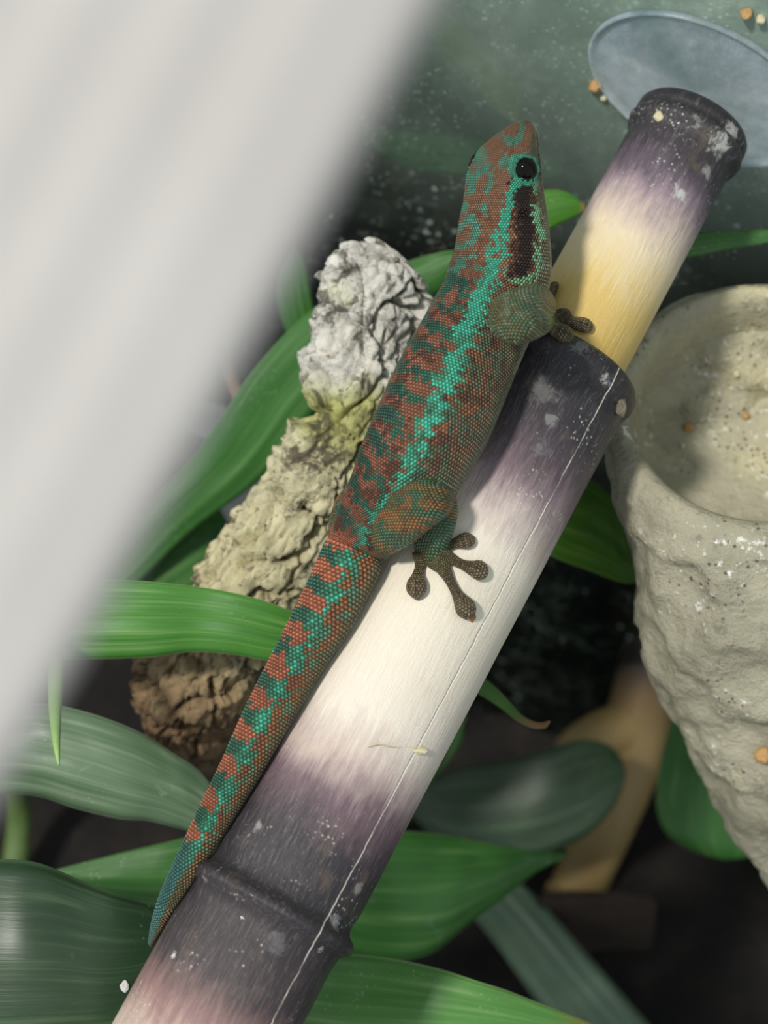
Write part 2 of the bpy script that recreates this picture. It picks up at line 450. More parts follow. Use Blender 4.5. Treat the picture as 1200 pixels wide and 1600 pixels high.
# lie on the pole from the shoulders to the tail
for i in range(len(ST)):
    cx, cy = (ST[i, 0] + ST[i, 2]) / 2, (ST[i, 1] + ST[i, 3]) / 2
    hw = np.hypot(ST[i, 2] - ST[i, 0], ST[i, 3] - ST[i, 1]) / 2000
    if 10 <= i <= 27:
        best = None
        for w in np.linspace(0.30, -0.02, 161):
            q = P(cx, cy, w) - AX0; q = q - np.dot(q, AXD) * AXD
            if np.linalg.norm(q) < R_LOW + 0.84 * hw + .004: break
        ST[i, 4] = max(w, ST[i, 4] * 0.25)
w_sm = ST[:, 4].copy()
w_sm[:10] = np.linspace(ST[10, 4] + .03, ST[10, 4] + .004, 10)
for _ in range(3): w_sm[1:-1] = 0.25 * w_sm[:-2] + .5 * w_sm[1:-1] + .25 * w_sm[2:]
ST[:, 4] = w_sm
NS, NT = 420, 96
g = cr(ST, NS)
cx, cy = (g[:, 0] + g[:, 2]) / 2, (g[:, 1] + g[:, 3]) / 2
hw = np.hypot(g[:, 2] - g[:, 0], g[:, 3] - g[:, 1]) / 2
gw = g[:, 4]
ctr = np.array([P(a, b_, c) for a, b_, c in zip(cx, cy, gw)])
rad = hw / 1000 * (DIST - gw) / DIST
tang = unit(np.gradient(ctr, axis=0))
side = np.stack([g[:, 2] - g[:, 0], -(g[:, 3] - g[:, 1]), np.zeros(NS)], 1)
side = unit(side); side = unit(side - (side * tang).sum(1, keepdims=True) * tang)
tow = unit(np.cross(side, tang)); tow *= np.sign(tow[:, 2:3])
ROLL = math.radians(45)
Dv = tow * math.cos(ROLL) - side * math.sin(ROLL)      # towards the animal's back
Lv = tow * math.sin(ROLL) + side * math.cos(ROLL)      # towards its right flank
Sarc = np.concatenate([[0], np.cumsum(np.linalg.norm(np.diff(ctr, axis=0), axis=1))]) * 1000   # in 0.1 mm
th = np.linspace(-math.pi, math.pi, NT, endpoint=False)
ct, st_ = np.cos(th), np.sin(th)
a_top = rad * 0.95; a_bot = rad * 0.86; b_lat = rad * 1.07
def smooth01(x): x = np.clip(x, 0, 1); return x * x * (3 - 2 * x)
headness = 1 - smooth01((Sarc - 60) / 160)
tailness = smooth01((Sarc - 740) / 60)
a_top = rad * (0.95 - 0.06 * headness + .03 * tailness); b_lat = rad * (1.07 + 0.03 * headness - .04 * tailness)
av = np.where(ct[None, :] > 0, a_top[:, None], a_bot[:, None])
bodyv = ctr[:, None, :] + (av * ct[None, :])[..., None] * Dv[:, None, :] + (b_lat[:, None] * st_[None, :])[..., None] * Lv[:, None, :]
outw = unit(ct[None, :, None] * Dv[:, None, :] + st_[None, :, None] * Lv[:, None, :])
def s_at(y):                                             # arc length at a photo height on the centre line
    return float(np.interp(y, cy, Sarc))
def st_of(x, y):
    """surface coordinates (S, theta) of a photo position on the visible side"""
    d = (cx - x) ** 2 + (cy - y) ** 2; i = int(np.argmin(d))
    v = np.array([g[i, 2] - g[i, 0], g[i, 3] - g[i, 1]]); v /= np.linalg.norm(v)
    off = (x - cx[i]) * v[0] + (y - cy[i]) * v[1]
    return Sarc[i], 45 + math.degrees(math.asin(np.clip(off / hw[i], -.99, .99)))
eS, eT = st_of(811, 267)
# eye bulges, cheek, brow, ear pit, groove of the mouth, soft skin folds
thd = np.degrees(th)
def gauss(S0, T0, sS, sT): 
    dT = (thd[None, :] - T0 + 180) % 360 - 180
    return np.exp(-((Sarc[:, None] - S0) / sS) ** 2 - (dT / sT) ** 2)
disp = np.zeros((NS, NT))
for sg in (1, -1):
    disp += 0.0120 * gauss(eS, sg * eT, 30, 26)
    disp += 0.006 * gauss(eS + 95, sg * 85, 45, 30)
    disp -= 0.011 * gauss(st_of(811, 342)[0], sg * st_of(811, 342)[1], 8, 6)
    mS = np.exp(-((thd[None, :] - sg * 103) / 4.0) ** 2) * smooth01((95 - Sarc[:, None]) / 20)
    disp -= 0.006 * mS
    disp -= 0.006 * gauss(st_of(838, 201)[0], sg * st_of(838, 201)[1], 4, 7)
disp += 0.0016 * fbm(np.stack([np.repeat(Sarc / 45, NT), np.tile(ct * 2, NS), np.tile(st_ * 2, NS)], 1), 3).reshape(NS, NT) * smooth01((Sarc - 120) / 100)[:, None] * (1 - tailness)[:, None]
# tail whorls and the crease at the tail root
disp -= 0.004 * np.exp(-((Sarc - s_at(858)) / 5) ** 2)[:, None]
bodyv = bodyv + outw * disp[..., None]

SRC_V = [bodyv.reshape(-1, 3)]; SRC_F = []; FATTR = []   # face -> part, S0, S1, th0, th1 and its corner order
def add_src(v, n, m, part, Ss, ths):
    base_i = sum(len(x) for x in SRC_V) - len(v)
    for i in range(n - 1):
        for j in range(m):
            k = (j + 1) % m
            SRC_F.append((base_i + i * m + j, base_i + i * m + k, base_i + (i + 1) * m + k, base_i + (i + 1) * m + j))
            t0 = ths[j]; t1 = ths[j] + (ths[1] - ths[0])
            FATTR.append((part, Ss[i], Ss[i + 1], t0, t1))
    for ring, ss in ((0, Ss[0]), (n - 1, Ss[-1])):
        SRC_F.append(tuple(base_i + ring * m + j for j in (range(m) if ring else range(m - 1, -1, -1))))
        FATTR.append((part, ss, ss, 0, 0))
add_src(SRC_V[0], NS, NT, 0, Sarc, thd)

def limb(points, part, nseg=22, n=36, flat=None):
    """points: (xyz local, rw, rt, up)"""
    arr = cr(np.array([list(p[0]) + [p[1], p[2]] + list(p[3]) for p in points]), n)
    v = sweep(arr[:, :3], np.maximum(arr[:, 3], .002), np.maximum(arr[:, 4], .002), arr[:, 5:8], nseg)
    Ss = np.concatenate([[0], np.cumsum(np.linalg.norm(np.diff(arr[:, :3], axis=0), axis=1))]) * 1000
    SRC_V.append(v); add_src(v, n, nseg, part, Ss, np.linspace(-180, 180, nseg, endpoint=False))
VW = np.array([-.35, .15, .9])
def F(x, y, w, rw, rt=None, up=VW): return (P(x, y, w), rw, rt if rt else rw, up)
def T(x, y, off, rw, rt=None):
    p, n_ = surf(x, y, off); return (p, rw, rt if rt else rw * .72, n_)
def toe(pts, part):
    """pts: (x, y, half width); pad at the end; lies on the pole"""
    out = []
    for i, (x, y, r_) in enumerate(pts):
        out.append(T(x, y, r_ * .62 + (0.010 if i == 0 else 0.001), r_, r_ * .68))
    limb(out, part, 16, 26)
# right hind leg: thigh forward along the flank, shin back down, splayed foot
wk = surf(690, 790, 0)[0][2]
limb([F(600, 845, .14, .024), F(622, 822, .175, .034), F(645, 798, .19, .0365), F(668, 785, .185, .034), F(686, 782, wk + .042, .025), F(696, 784, wk + .03, .010)], 1, 30, 40)
limb([F(680, 768, wk + .035, .014), F(685, 780, wk + .045, .0265), F(684, 802, wk + .052, .0300), F(678, 828, wk + .05, .0290), F(673, 852, wk + .036, .0260, .024), F(675, 872, wk + .022, .0225, .018), F(684, 886, wk + .012, .017, .012), F(693, 895, wk + .006, .006, .005)], 2, 26, 40)
limb([T(692, 845, .014, .010), T(684, 862, .014, .016), T(682, 880, .012, .016), T(686, 893, .010, .007)], 2, 20, 24)
toe([(660, 870, .012), (658, 885, .0085), (655, 900, .0095), (653, 915, .0155), (652, 927, .0150), (651, 934, .009), (650, 937, .003)], 3)
toe([(682, 878, .014), (694, 893, .0110), (704, 912, .0078), (713, 930, .0090), (721, 946, .0160), (726, 957, .0150), (728, 964, .007), (729, 966, .003)], 3)
toe([(688, 868, .013), (701, 873, .0105), (717, 881, .0078), (731, 887, .0105), (743, 891, .0155), (752, 894, .0125), (757, 895, .005)], 3)
toe([(690, 852, .011), (703, 853, .0080), (713, 850, .0090), (725, 847, .0125), (734, 845, .011), (741, 843, .004)], 3)
toe([(690, 850, .010), (694, 842, .0085), (697, 836, .006)], 3)
# right front leg: short arm bent at the elbow, hand on the pole's upper part
wh = surf(870, 508, 0)[0][2]
limb([F(835, 478, .13, .034), F(818, 487, .19, .037), F(803, 495, .222, .038), F(795, 498, .238, .0345), F(785, 499, .25, .020)], 4, 30, 36)
limb([F(788, 496, .235, .026), F(805, 503, .243, .0335), F(825, 507, .222, .0255), F(841, 506, max(.185, wh + .05), .0190), F(854, 506, wh + .028, .0155, .013), F(866, 508, wh + .014, .0155, .010), F(874, 509, wh + .006, .006, .004)], 5, 26, 40)
toe([(862, 504, .010), (878, 502, .0090), (890, 504, .0085), (901, 508, .0115), (912, 511, .0125), (919, 513, .010), (924, 514, .003)], 6)
toe([(858, 511, .011), (866, 516, .0120), (874, 521, .0140), (882, 526, .0150), (889, 529, .012), (895, 531, .003)], 6)
toe([(860, 500, .009), (870, 496, .0090), (880, 494, .0105), (888, 497, .0095), (894, 499, .003)], 6)
toe([(856, 498, .010), (858, 486, .0085), (861, 472, .0085), (866, 458, .0105), (870, 449, .009), (872, 444, .003)], 6)
toe([(852, 500, .010), (854, 491, .009), (857, 483, .008), (858, 479, .003)], 6)
# left legs hold the far side of the pole
def left_leg(si, s_foot, sgn, p0):
    c_, r_ = ctr[si], rad[si]
    hip = c_ - Lv[si] * r_ * .55
    k1 = c_ - Lv[si] * r_ * 1.15 - Dv[si] * r_ * .35 + AXD * .03 * sgn
    ft, fn = bam(s_foot, 112, .014)
    mid = (k1 + ft) / 2 + fn * .022
    limb([(hip, .034, .034, -Lv[si] + Dv[si]), (k1, .035, .033, Dv[si]), (mid, .025, .023, fn), (ft, .017, .012, fn), (ft + (ft - mid) * .2, .005, .004, fn)], p0, 24, 36)
    for ds, dp in ((85, 8), (55, 26), (5, 34), (-50, 26), (-78, 4)):
        q = []
        for f_, r2 in ((0, .010), (.35, .0085), (.65, .009), (.85, .0135), (1.0, .011), (1.08, .003)):
            p_, n_ = bam(s_foot + ds * f_, 112 + dp * f_, r2 * .62)
            q.append((p_, r2, r2 * .68, n_))
        limb(q, p0 + 1, 14, 22)
left_leg(int(np.argmin(abs(cy - 800))), -560, -1, 7)
left_leg(int(np.argmin(abs(cy - 505))), -190, 1, 9)

V0 = np.concatenate(SRC_V)
me = bpy.data.meshes.new('gecko_source'); me.from_pydata(V0.tolist(), [], [list(f_) for f_ in SRC_F])
bm = bmesh.new(); bm.from_mesh(me); bmesh.ops.recalc_face_normals(bm, faces=bm.faces); bm.to_mesh(me); bm.free()
tmp = bpy.data.objects.new('gecko_source', me); COL.objects.link(tmp)
md = tmp.modifiers.new('r', 'REMESH'); md.mode = 'VOXEL'; md.voxel_size = 0.0015; md.use_smooth_shade = True
md2 = tmp.modifiers.new('s', 'SMOOTH'); md2.factor = 0.5; md2.iterations = 5
dg = bpy.context.evaluated_depsgraph_get()
gm = bpy.data.meshes.new_from_object(tmp.evaluated_get(dg), depsgraph=dg)
bvh = BVHTree.FromPolygons(V0.tolist(), [list(f_) for f_ in SRC_F])
bpy.data.objects.remove(tmp); bpy.data.meshes.remove(me)
nv = len(gm.vertices); gv = np.zeros(nv * 3); gm.vertices.foreach_get('co', gv); gv = gv.reshape(-1, 3)
idx = np.array([bvh.find_nearest(Vector(p))[2] for p in gv])
FA = np.array(FATTR)[idx]
quad = np.array([(f_[0], f_[1], f_[2], f_[3]) for f_ in SRC_F])[idx]
p00, p01, p10 = V0[quad[:, 0]], V0[quad[:, 1]], V0[quad[:, 3]]
def prm(a, b_): d = b_ - a; return np.clip(((gv - a) * d).sum(1) / np.maximum((d * d).sum(1), 1e-12), 0, 1)
gS = FA[:, 1] + (FA[:, 2] - FA[:, 1]) * prm(p00, p10)
gT = FA[:, 3] + (FA[:, 4] - FA[:, 3]) * prm(p00, p01)
gP = FA[:, 0].astype(int)

# scale lattice: rows of bead-like scales
S_ax = np.linspace(0, Sarc[-1], 2000)
r_ax = np.interp(S_ax, Sarc, rad) * 1000
tail0 = s_at(858)
Nsc = np.where(S_ax < tail0, 96, np.where(r_ax > 36, 36, np.where(r_ax > 25, 30, np.where(r_ax > 15, 22, 14)))).astype(float)
size = 2 * math.pi * r_ax / Nsc
size = np.where(S_ax < tail0, np.clip(size, 3.6, 6.3), np.clip(size * 0.86, 4.0, 9.0))
cumS = np.concatenate([[0], np.cumsum(np.diff(S_ax) / (0.5 * (size[1:] + size[:-1])))])
Q3 = math.sqrt(3)
hx = np.zeros((nv, 3))
isb = gP == 0
hx[isb, 0] = gT[isb] / 360 * np.interp(gS[isb], S_ax, Nsc)
# keep the number of scales a step function
iN = np.clip(np.searchsorted(S_ax, gS[isb]), 0, 1999); hx[isb, 0] = gT[isb] / 360 * Nsc[iN]
hx[isb, 1] = np.interp(gS[isb], S_ax, cumS)
nl = {1: 46, 2: 38, 3: 16, 4: 56, 5: 40, 6: 16, 7: 46, 8: 15, 9: 46, 10: 15}
for p_, k_ in nl.items():
    m_ = gP == p_
    hx[m_, 0] = gT[m_] / 360 * k_; hx[m_, 1] = gS[m_] / 4.4
E1 = unit(np.cross(np.array([0, 1., 0]), VW)); E2 = unit(np.cross(VW, E1))
plan = np.isin(gP, (1, 2, 4, 5))                # limbs facing us: even scale rows across the skin
hx[plan, 0] = gv[plan] @ E1 * 1000 / 5.0; hx[plan, 1] = gv[plan] @ E2 * 1000 / 5.0
hx[:, 0] += 400; hx[:, 1] += 400
def hexcell(h):
    c1 = np.stack([np.floor(h[:, 0] + .5), np.floor(h[:, 1] / Q3 + .5) * Q3], 1)
    c2 = np.stack([np.floor(h[:, 0]) + .5, (np.floor(h[:, 1] / Q3) + .5) * Q3], 1)
    d1 = ((h[:, :2] - c1) ** 2).sum(1); d2 = ((h[:, :2] - c2) ** 2).sum(1)
    return np.where((d1 < d2)[:, None], c1, c2)
cell = hexcell(hx)
hd_ = np.sqrt(((hx[:, :2] - cell) ** 2).sum(1))
dome_h = np.clip(1 - (hd_ * 1.75) ** 2.2, 0, 1)
cS, cT = gS.copy(), gT.copy()
cT[isb] = (cell[isb, 0] - 400) * 360 / Nsc[iN]; cS[isb] = np.interp(cell[isb, 1] - 400, cumS, S_ax)
for p_, k_ in nl.items():
    m_ = gP == p_; cT[m_] = (cell[m_, 0] - 400) * 360 / k_; cS[m_] = (cell[m_, 1] - 400) * 4.4

cT[plan] = (cell[plan, 0] - 400) * 3.5; cS[plan] = (cell[plan, 1] - 400) * 5.0
# --- markings (the animal's own pattern), one colour per scale
C = {k_: np.array(lin(v)[:3]) for k_, v in dict(
    red=(148, 94, 74), brown=(124, 84, 62), dbrown=(80, 54, 42), green=(58, 102, 82), dgreen=(50, 84, 72), teal=(72, 176, 146), teal2=(74, 140, 112),
    tailred=(172, 104, 78), tailgreen=(70, 122, 98), olive=(98, 92, 66), grey=(132, 134, 110), belly=(176, 170, 146), black=(40, 29, 24),
    head=(142, 104, 80), pale=(120, 176, 134), markg=(88, 146, 124), blue=(72, 112, 110), orange=(144, 102, 62), leg=(78, 108, 82), toe=(124, 110, 88), legolive=(104, 100, 66)).items()}
col = np.zeros((nv, 3))
def put(mask, c, amt=1.0):
    a = (mask.astype(float) * amt)[:, None]
    col[:] = col * (1 - a) + C[c] * a
s_, t_ = cS, ((cT + 180) % 360) - 180
_ci = (np.round(cell[:, 0] * 2).astype(int), np.round(cell[:, 1] / Q3 * 2).astype(int))
t_ = t_ + (_hash(_ci[0], _ci[1], gP, 21) - .5) * 7; s_ = s_ + (_hash(_ci[0], _ci[1], gP, 22) - .5) * 9   # frayed, scale by scale
tq = t_ + 9                                    # the visible side's stripe sits a little higher than 45 degrees
at = np.abs(tq)
z0 = np.zeros(nv)
def nz(fs, ft, k_=0, oc=3):
    return fbm(np.stack([s_ / fs, t_ / ft, z0 + gP * 3.7], 1), oc, k_)
def ss(x, lo, hi): return smooth01((x - lo) / (hi - lo))
nA, nB, nC_, nD = nz(28, 16, 1), nz(14, 9, 5), nz(60, 30, 9), nz(9, 7, 13)
# trunk
put(np.ones(nv), 'red')
put(np.clip(ss(at, 8, 34) * .8 + .35 * nA, 0, 1), 'brown')
bars = np.sin(2 * math.pi * (s_ / 40 - 0.0065 * t_) + 3.2 * nA + 1.2 * nC_) + .6 * nB
put(bars > 0.18 + .018 * np.clip(tq - 14, 0, 60), 'green')
put((bars > .62) & (tq < 16), 'dgreen')
put((nB > 0.16) & (at < 42) & (bars < .2), 'dbrown', .75)
e_lo = 38 + 9 * np.sin(2 * math.pi * s_ / 33 + 4 * nC_) * .55 + 11 * nB
e_hi = 57 + 10 * np.sin(2 * math.pi * s_ / 21 + 3 * nA) * .55 + 11 * nD
fl = at > e_hi - 2
put(fl, 'brown'); put(fl & (nB + .4 * nD > .0), 'dbrown', .85)
put(fl & (nA + .8 * nD > 0.08), 'green', .7); put(fl & (nD > .22), 'olive', .7); put(fl & (nD < -.42), 'orange', .5)
put(np.clip(ss(at, 84, 112) + .5 * nB, 0, 1) * (at > 62), 'olive', .85)
put(np.clip(ss(at, 98, 122) + .35 * nB, 0, 1) * (at > 75), 'grey', .85)
put(ss(at, 138, 156), 'belly')
stripe = (at > e_lo) & (at < e_hi)
put(stripe, 'teal'); put(stripe & ((at - e_lo < 5) | (e_hi - at < 4)), 'teal2'); put(stripe & (nB > .3), 'green', .5)
put(stripe & (s_ < s_at(560)) & (nD > .12), 'brown'); put(stripe & (nD > .42), 'red', .8)
# tail
tl = (gP == 0) & (s_ > tail0 - 12 + 6 * nA)
tt = s_ - tail0
acc = np.concatenate([[0], np.cumsum(np.diff(S_ax) / np.interp(S_ax[1:] - tail0, [0, 200, 400, 560], [53, 55, 54, 48]))])
phase = np.interp(s_, S_ax, acc); ph0 = np.interp(s_at(905), S_ax, acc)
bar = np.cos(2 * math.pi * (phase - ph0 - .0016 * t_) + .8 * nC_)
put(tl, 'tailgreen'); put(tl & (tq < 22), 'dgreen', .7)
st2 = tl & (at > 34 + 8 * nB) & (at < 60 + 10 * nD)
put(st2, 'teal2', .75); put(st2 & (nD > .1), 'teal', .75); put(st2 & (nB > .3), 'tailgreen')
lobe = tl & (bar > -0.1 + .018 * np.clip(tq - 16, 0, 60) + .35 * nD) & (tq < 44) & (tq > -75) & (tt < 500)
put(lobe, 'tailred'); put(lobe & (nB > .25), 'red', .7)
fl2 = tl & (at > 54 + 14 * (bar < -.1) + 7 * nD)
put(fl2, 'brown'); put(fl2 & (nB > .0), 'orange', .5); put(fl2 & (nA > .18), 'tailgreen', .8)
put(tl & (at > 92 + 12 * nB), 'olive', .85); put(tl & (at > 128), 'grey', .7)
endz = tl * ss(tt, 480, 560)
put(endz * (at < 52), 'blue', .85); put(endz * (at >= 52), 'olive', .8); put(endz * (at >= 52) * (nB > .1), 'orange', .5)
# head
hd = (gP == 0) * (1 - ss(s_, s_at(400), s_at(470)))
put(hd * (at < 72), 'head'); put(hd * ((nB > .1) & (at < 72) & (s_ > s_at(330))), 'brown', .8)
tm = np.where(t_ > -45, t_, -t_)
ii = np.interp(s_, Sarc, np.arange(NS)); 
def at_s(arr): return np.interp(s_, Sarc, arr)
ln_ = np.hypot(g[:, 2] - g[:, 0], g[:, 3] - g[:, 1])
offp = at_s(hw) * np.sin(np.radians(tm - 45))
sx = at_s(cx) + offp * at_s((g[:, 2] - g[:, 0]) / ln_); sy = at_s(cy) + offp * at_s((g[:, 3] - g[:, 1]) / ln_)
okm = (gP == 0) & (s_ < s_at(560)) & (np.abs(tm - 45) < 95)
def stroke(pts, r_, c, amt=1.0, jit=2.0):
    d = np.full(nv, 1e9)
    for (x0, y0), (x1, y1) in zip(pts[:-1], pts[1:]):
        dx, dy = x1 - x0, y1 - y0; u = np.clip(((sx - x0) * dx + (sy - y0) * dy) / (dx * dx + dy * dy + 1e-6), 0, 1)
        d = np.minimum(d, np.hypot(sx - x0 - u * dx, sy - y0 - u * dy))
    put(okm & (d < r_ + jit * nD), c, amt)
put(okm & (sy < 470) & (at > 86) , 'olive'); put(okm & (at > 86) & (nD > .1) & (sy < 480), 'grey', .7)
put(okm & (at > 118), 'belly', .7)
stroke([(803, 292), (808, 320), (811, 345), (811, 375), (806, 405), (798, 432)], 17, 'dbrown', 1, 6)
stroke([(806, 300), (810, 340), (813, 370), (808, 405), (803, 425)], 10, 'black', 1, 5)
stroke([(799, 287), (786, 312), (784, 341), (772, 366), (765, 377)], 6.0, 'teal')
stroke([(779, 368), (778, 380)], 4, 'teal'); stroke([(775, 390), (758, 396), (756, 412), (768, 416), (778, 404), (775, 390)], 4.5, 'teal')
stroke([(760, 420), (760, 442), (745, 458), (738, 478), (727, 493), (722, 512), (716, 530), (702, 545)], 7.5, 'teal', 1, 4)
stroke([(756, 436), (735, 432)], 4, 'teal2', .8); stroke([(740, 462), (728, 452)], 4, 'teal2', .8)
stroke([(829, 284), (825, 304)], 3.5, 'pale'); stroke([(827, 328), (827, 357), (838, 378)], 5, 'pale', 1, 3)
stroke([(829, 392), (834, 410), (828, 430), (812, 438), (790, 444)], 4.5, 'pale', .85, 4)
stroke([(840, 228), (838, 254)], 3, 'markg', .9)
stroke([(812, 196), (809, 215), (794, 228), (780, 223)], 4.2, 'markg'); stroke([(747, 246), (744, 256)], 11, 'markg', .75)
stroke([(780, 253), (779, 266)], 6, 'markg', .9)
stroke([(733, 305), (737, 285), (756, 267), (762, 286), (752, 307)], 4.2, 'markg')
stroke([(724, 322), (724, 328)], 5, 'markg'); stroke([(749, 328), (750, 335)], 6.5, 'markg')
stroke([(717, 357), (731, 343), (740, 362), (728, 385), (712, 388)], 5, 'markg'); stroke([(732, 404), (716, 413), (714, 430), (700, 442)], 5.5, 'markg')
stroke([(700, 446), (692, 470), (680, 480)], 6, 'green')
dE = np.hypot(sx - 810, sy - 267)
put(okm & (dE < 26), 'markg', .7); put(okm & (dE < 23.5), 'teal'); put(okm & (dE < 17), 'black')
# legs
lg = (gP == 1) | (gP == 2) | (gP == 7)
put(lg, 'leg'); put(lg & (nA + .4 * nB > .02), 'legolive'); put(lg & (nz(10, 40, 21) + .3 * nB > .2), 'orange'); put(lg & (nB > .35), 'dbrown', .5)
put(gP == 4, 'leg'); ar = (gP == 4) | (gP == 5) | (gP == 9)
put(ar, 'legolive'); put(ar & (nB > -.05), 'leg', .8); put(ar & (nB > .2), 'grey', .6); put(ar & (nA > .45), 'orange', .3)
tt2 = (gP == 3) | (gP == 6) | (gP == 8) | (gP == 10)
put(tt2, 'toe'); put(tt2 & (nD > .05), 'olive', .7); put(tt2 & (nB > .25), 'dbrown', .6)
put(((gP == 3) | (gP == 2)) & (gS < 30) & (gP == 3), 'legolive', .6)
# every scale a little different
rnd = _hash(np.round(cell[:, 0] * 2).astype(int), np.round(cell[:, 1] / Q3 * 2).astype(int), gP, 3)
col *= (0.98 + 0.44 * rnd)[:, None]
col = np.clip(col, 0, 1)

gk = empty('gecko', tuple(L2W(ctr[int(NS * .55)])), 'red-brown and green day gecko with a turquoise side stripe clinging head-up to bamboo', 'gecko')
gm.update()
vn = np.zeros(nv * 3); gm.vertices.foreach_get('normal', vn); vn = vn.reshape(-1, 3)
gv = gv + vn * (dome_h * np.where((gP == 0) & (gS > tail0), .0012, 0))[:, None]
gvw = A2W(gv) - np.array(gk.location)
gm.vertices.foreach_set('co', gvw.ravel())
ca = gm.attributes.new('skin', 'FLOAT_COLOR', 'POINT'); ca.data.foreach_set('color', np.concatenate([col, np.ones((nv, 1))], 1).ravel())
ha = gm.attributes.new('scale_pos', 'FLOAT_VECTOR', 'POINT'); ha.data.foreach_set('vector', hx.ravel())
gm.polygons.foreach_set('use_smooth', [True] * len(gm.polygons)); gm.update()
sk, nt, b = new_mat('gecko_skin')
a1 = N(nt, 'ShaderNodeAttribute', attribute_name='skin'); a2 = N(nt, 'ShaderNodeAttribute', attribute_name='scale_pos')
B3 = (1.0, Q3, 1.0); Hf = (.5, Q3 / 2, 0)
pv = a2.outputs['Vector']
c1 = vmath(nt, 'SNAP', vmath(nt, 'ADD', pv, Hf).outputs[0], B3).outputs[0]
d1 = vmath(nt, 'LENGTH', vmath(nt, 'SUBTRACT', pv, c1).outputs[0]).outputs['Value']
c2 = vmath(nt, 'ADD', vmath(nt, 'SNAP', pv, B3).outputs[0], Hf).outputs[0]
d2 = vmath(nt, 'LENGTH', vmath(nt, 'SUBTRACT', pv, c2).outputs[0]).outputs['Value']
dm = mathn(nt, 'MINIMUM', d1, d2)
dome = mathn(nt, 'SUBTRACT', 1.0, mathn(nt, 'POWER', mathn(nt, 'MULTIPLY', dm, 1.75), 2.2))
LK(nt, a1.outputs['Color'], b.inputs['Base Color']); b.inputs['Roughness'].default_value = 0.40; b.inputs['Specular IOR Level'].default_value = 0.5
bump(nt, b, dome, 1.0, 0.006)
gm.materials.clear(); gm.materials.append(sk)
go = bpy.data.objects.new('body', gm); COL.objects.link(go); go.parent = gk
# eyes
eye_m, nt, b = new_mat('gecko_eye'); b.inputs['Base Color'].default_value = lin((14, 11, 10)); b.inputs['Roughness'].default_value = 0.05
b.inputs['Specular IOR Level'].default_value = 0.22
tc = N(nt, 'ShaderNodeTexCoord')
LK(nt, ramp(nt, [(0.4, lin((6, 5, 5))), (0.7, lin((20, 13, 10)))], noise_t(nt, tc.outputs['Object'], 30)).outputs[0], b.inputs['Base Color'])
lid_m = plain_mat('eyelid_scales', (62, 150, 118), 0.5, 160, 0.45, 0.8, 0.004, (34, 60, 50))
for sg in (1, -1):
    i = int(np.argmin(abs(Sarc - eS))); a_ = math.radians(sg * eT)
    od = unit(math.cos(a_) * Dv[i] + math.sin(a_) * Lv[i])
    pos = ctr[i] + math.cos(a_) * a_top[i] * Dv[i] + math.sin(a_) * b_lat[i] * Lv[i] + od * (0.0105 if sg > 0 else 0.0015)
    bm = bmesh.new(); bmesh.ops.create_uvsphere(bm, u_segments=32, v_segments=20, radius=0.0185)
    me = bpy.data.meshes.new('eye'); bm.to_mesh(me); bm.free(); me.polygons.foreach_set('use_smooth', [True] * len(me.polygons)); me.materials.append(eye_m)
    eo = bpy.data.objects.new('eye', me); COL.objects.link(eo); eo.parent = gk
    eo.location = L2W(pos - od * 0.0085) - gk.location; eo['label'] = 'glossy black eye'
    # scaly lid ring
    q = DW(od).to_track_quat('Z', 'Y').to_matrix()
    ring = []
    nu, nw = 48, 12
    for u in range(nu):
        for w_ in range(nw):
            A_, B_ = 2 * math.pi * u / nu, 2 * math.pi * w_ / nw
            rr = 0.0188 + 0.0036 * math.cos(B_) + .0004 * math.sin(A_ * 14)
            ring.append(q @ Vector((rr * math.cos(A_), rr * math.sin(A_), 0.0036 * math.sin(B_) - .0035)))
    fs = [(u * nw + w_, ((u + 1) % nu) * nw + w_, ((u + 1) % nu) * nw + (w_ + 1) % nw, u * nw + (w_ + 1) % nw) for u in range(nu) for w_ in range(nw)]
    me = bpy.data.meshes.new('eyelid'); me.from_pydata([tuple(v) for v in ring], [], fs); me.polygons.foreach_set('use_smooth', [True] * len(fs)); me.materials.append(lid_m)
    lo = bpy.data.objects.new('eyelid', me); COL.objects.link(lo); lo.parent = eo; lo['label'] = 'turquoise scaly eyelid ring'
    lo.location = DW(od * 0.0085)

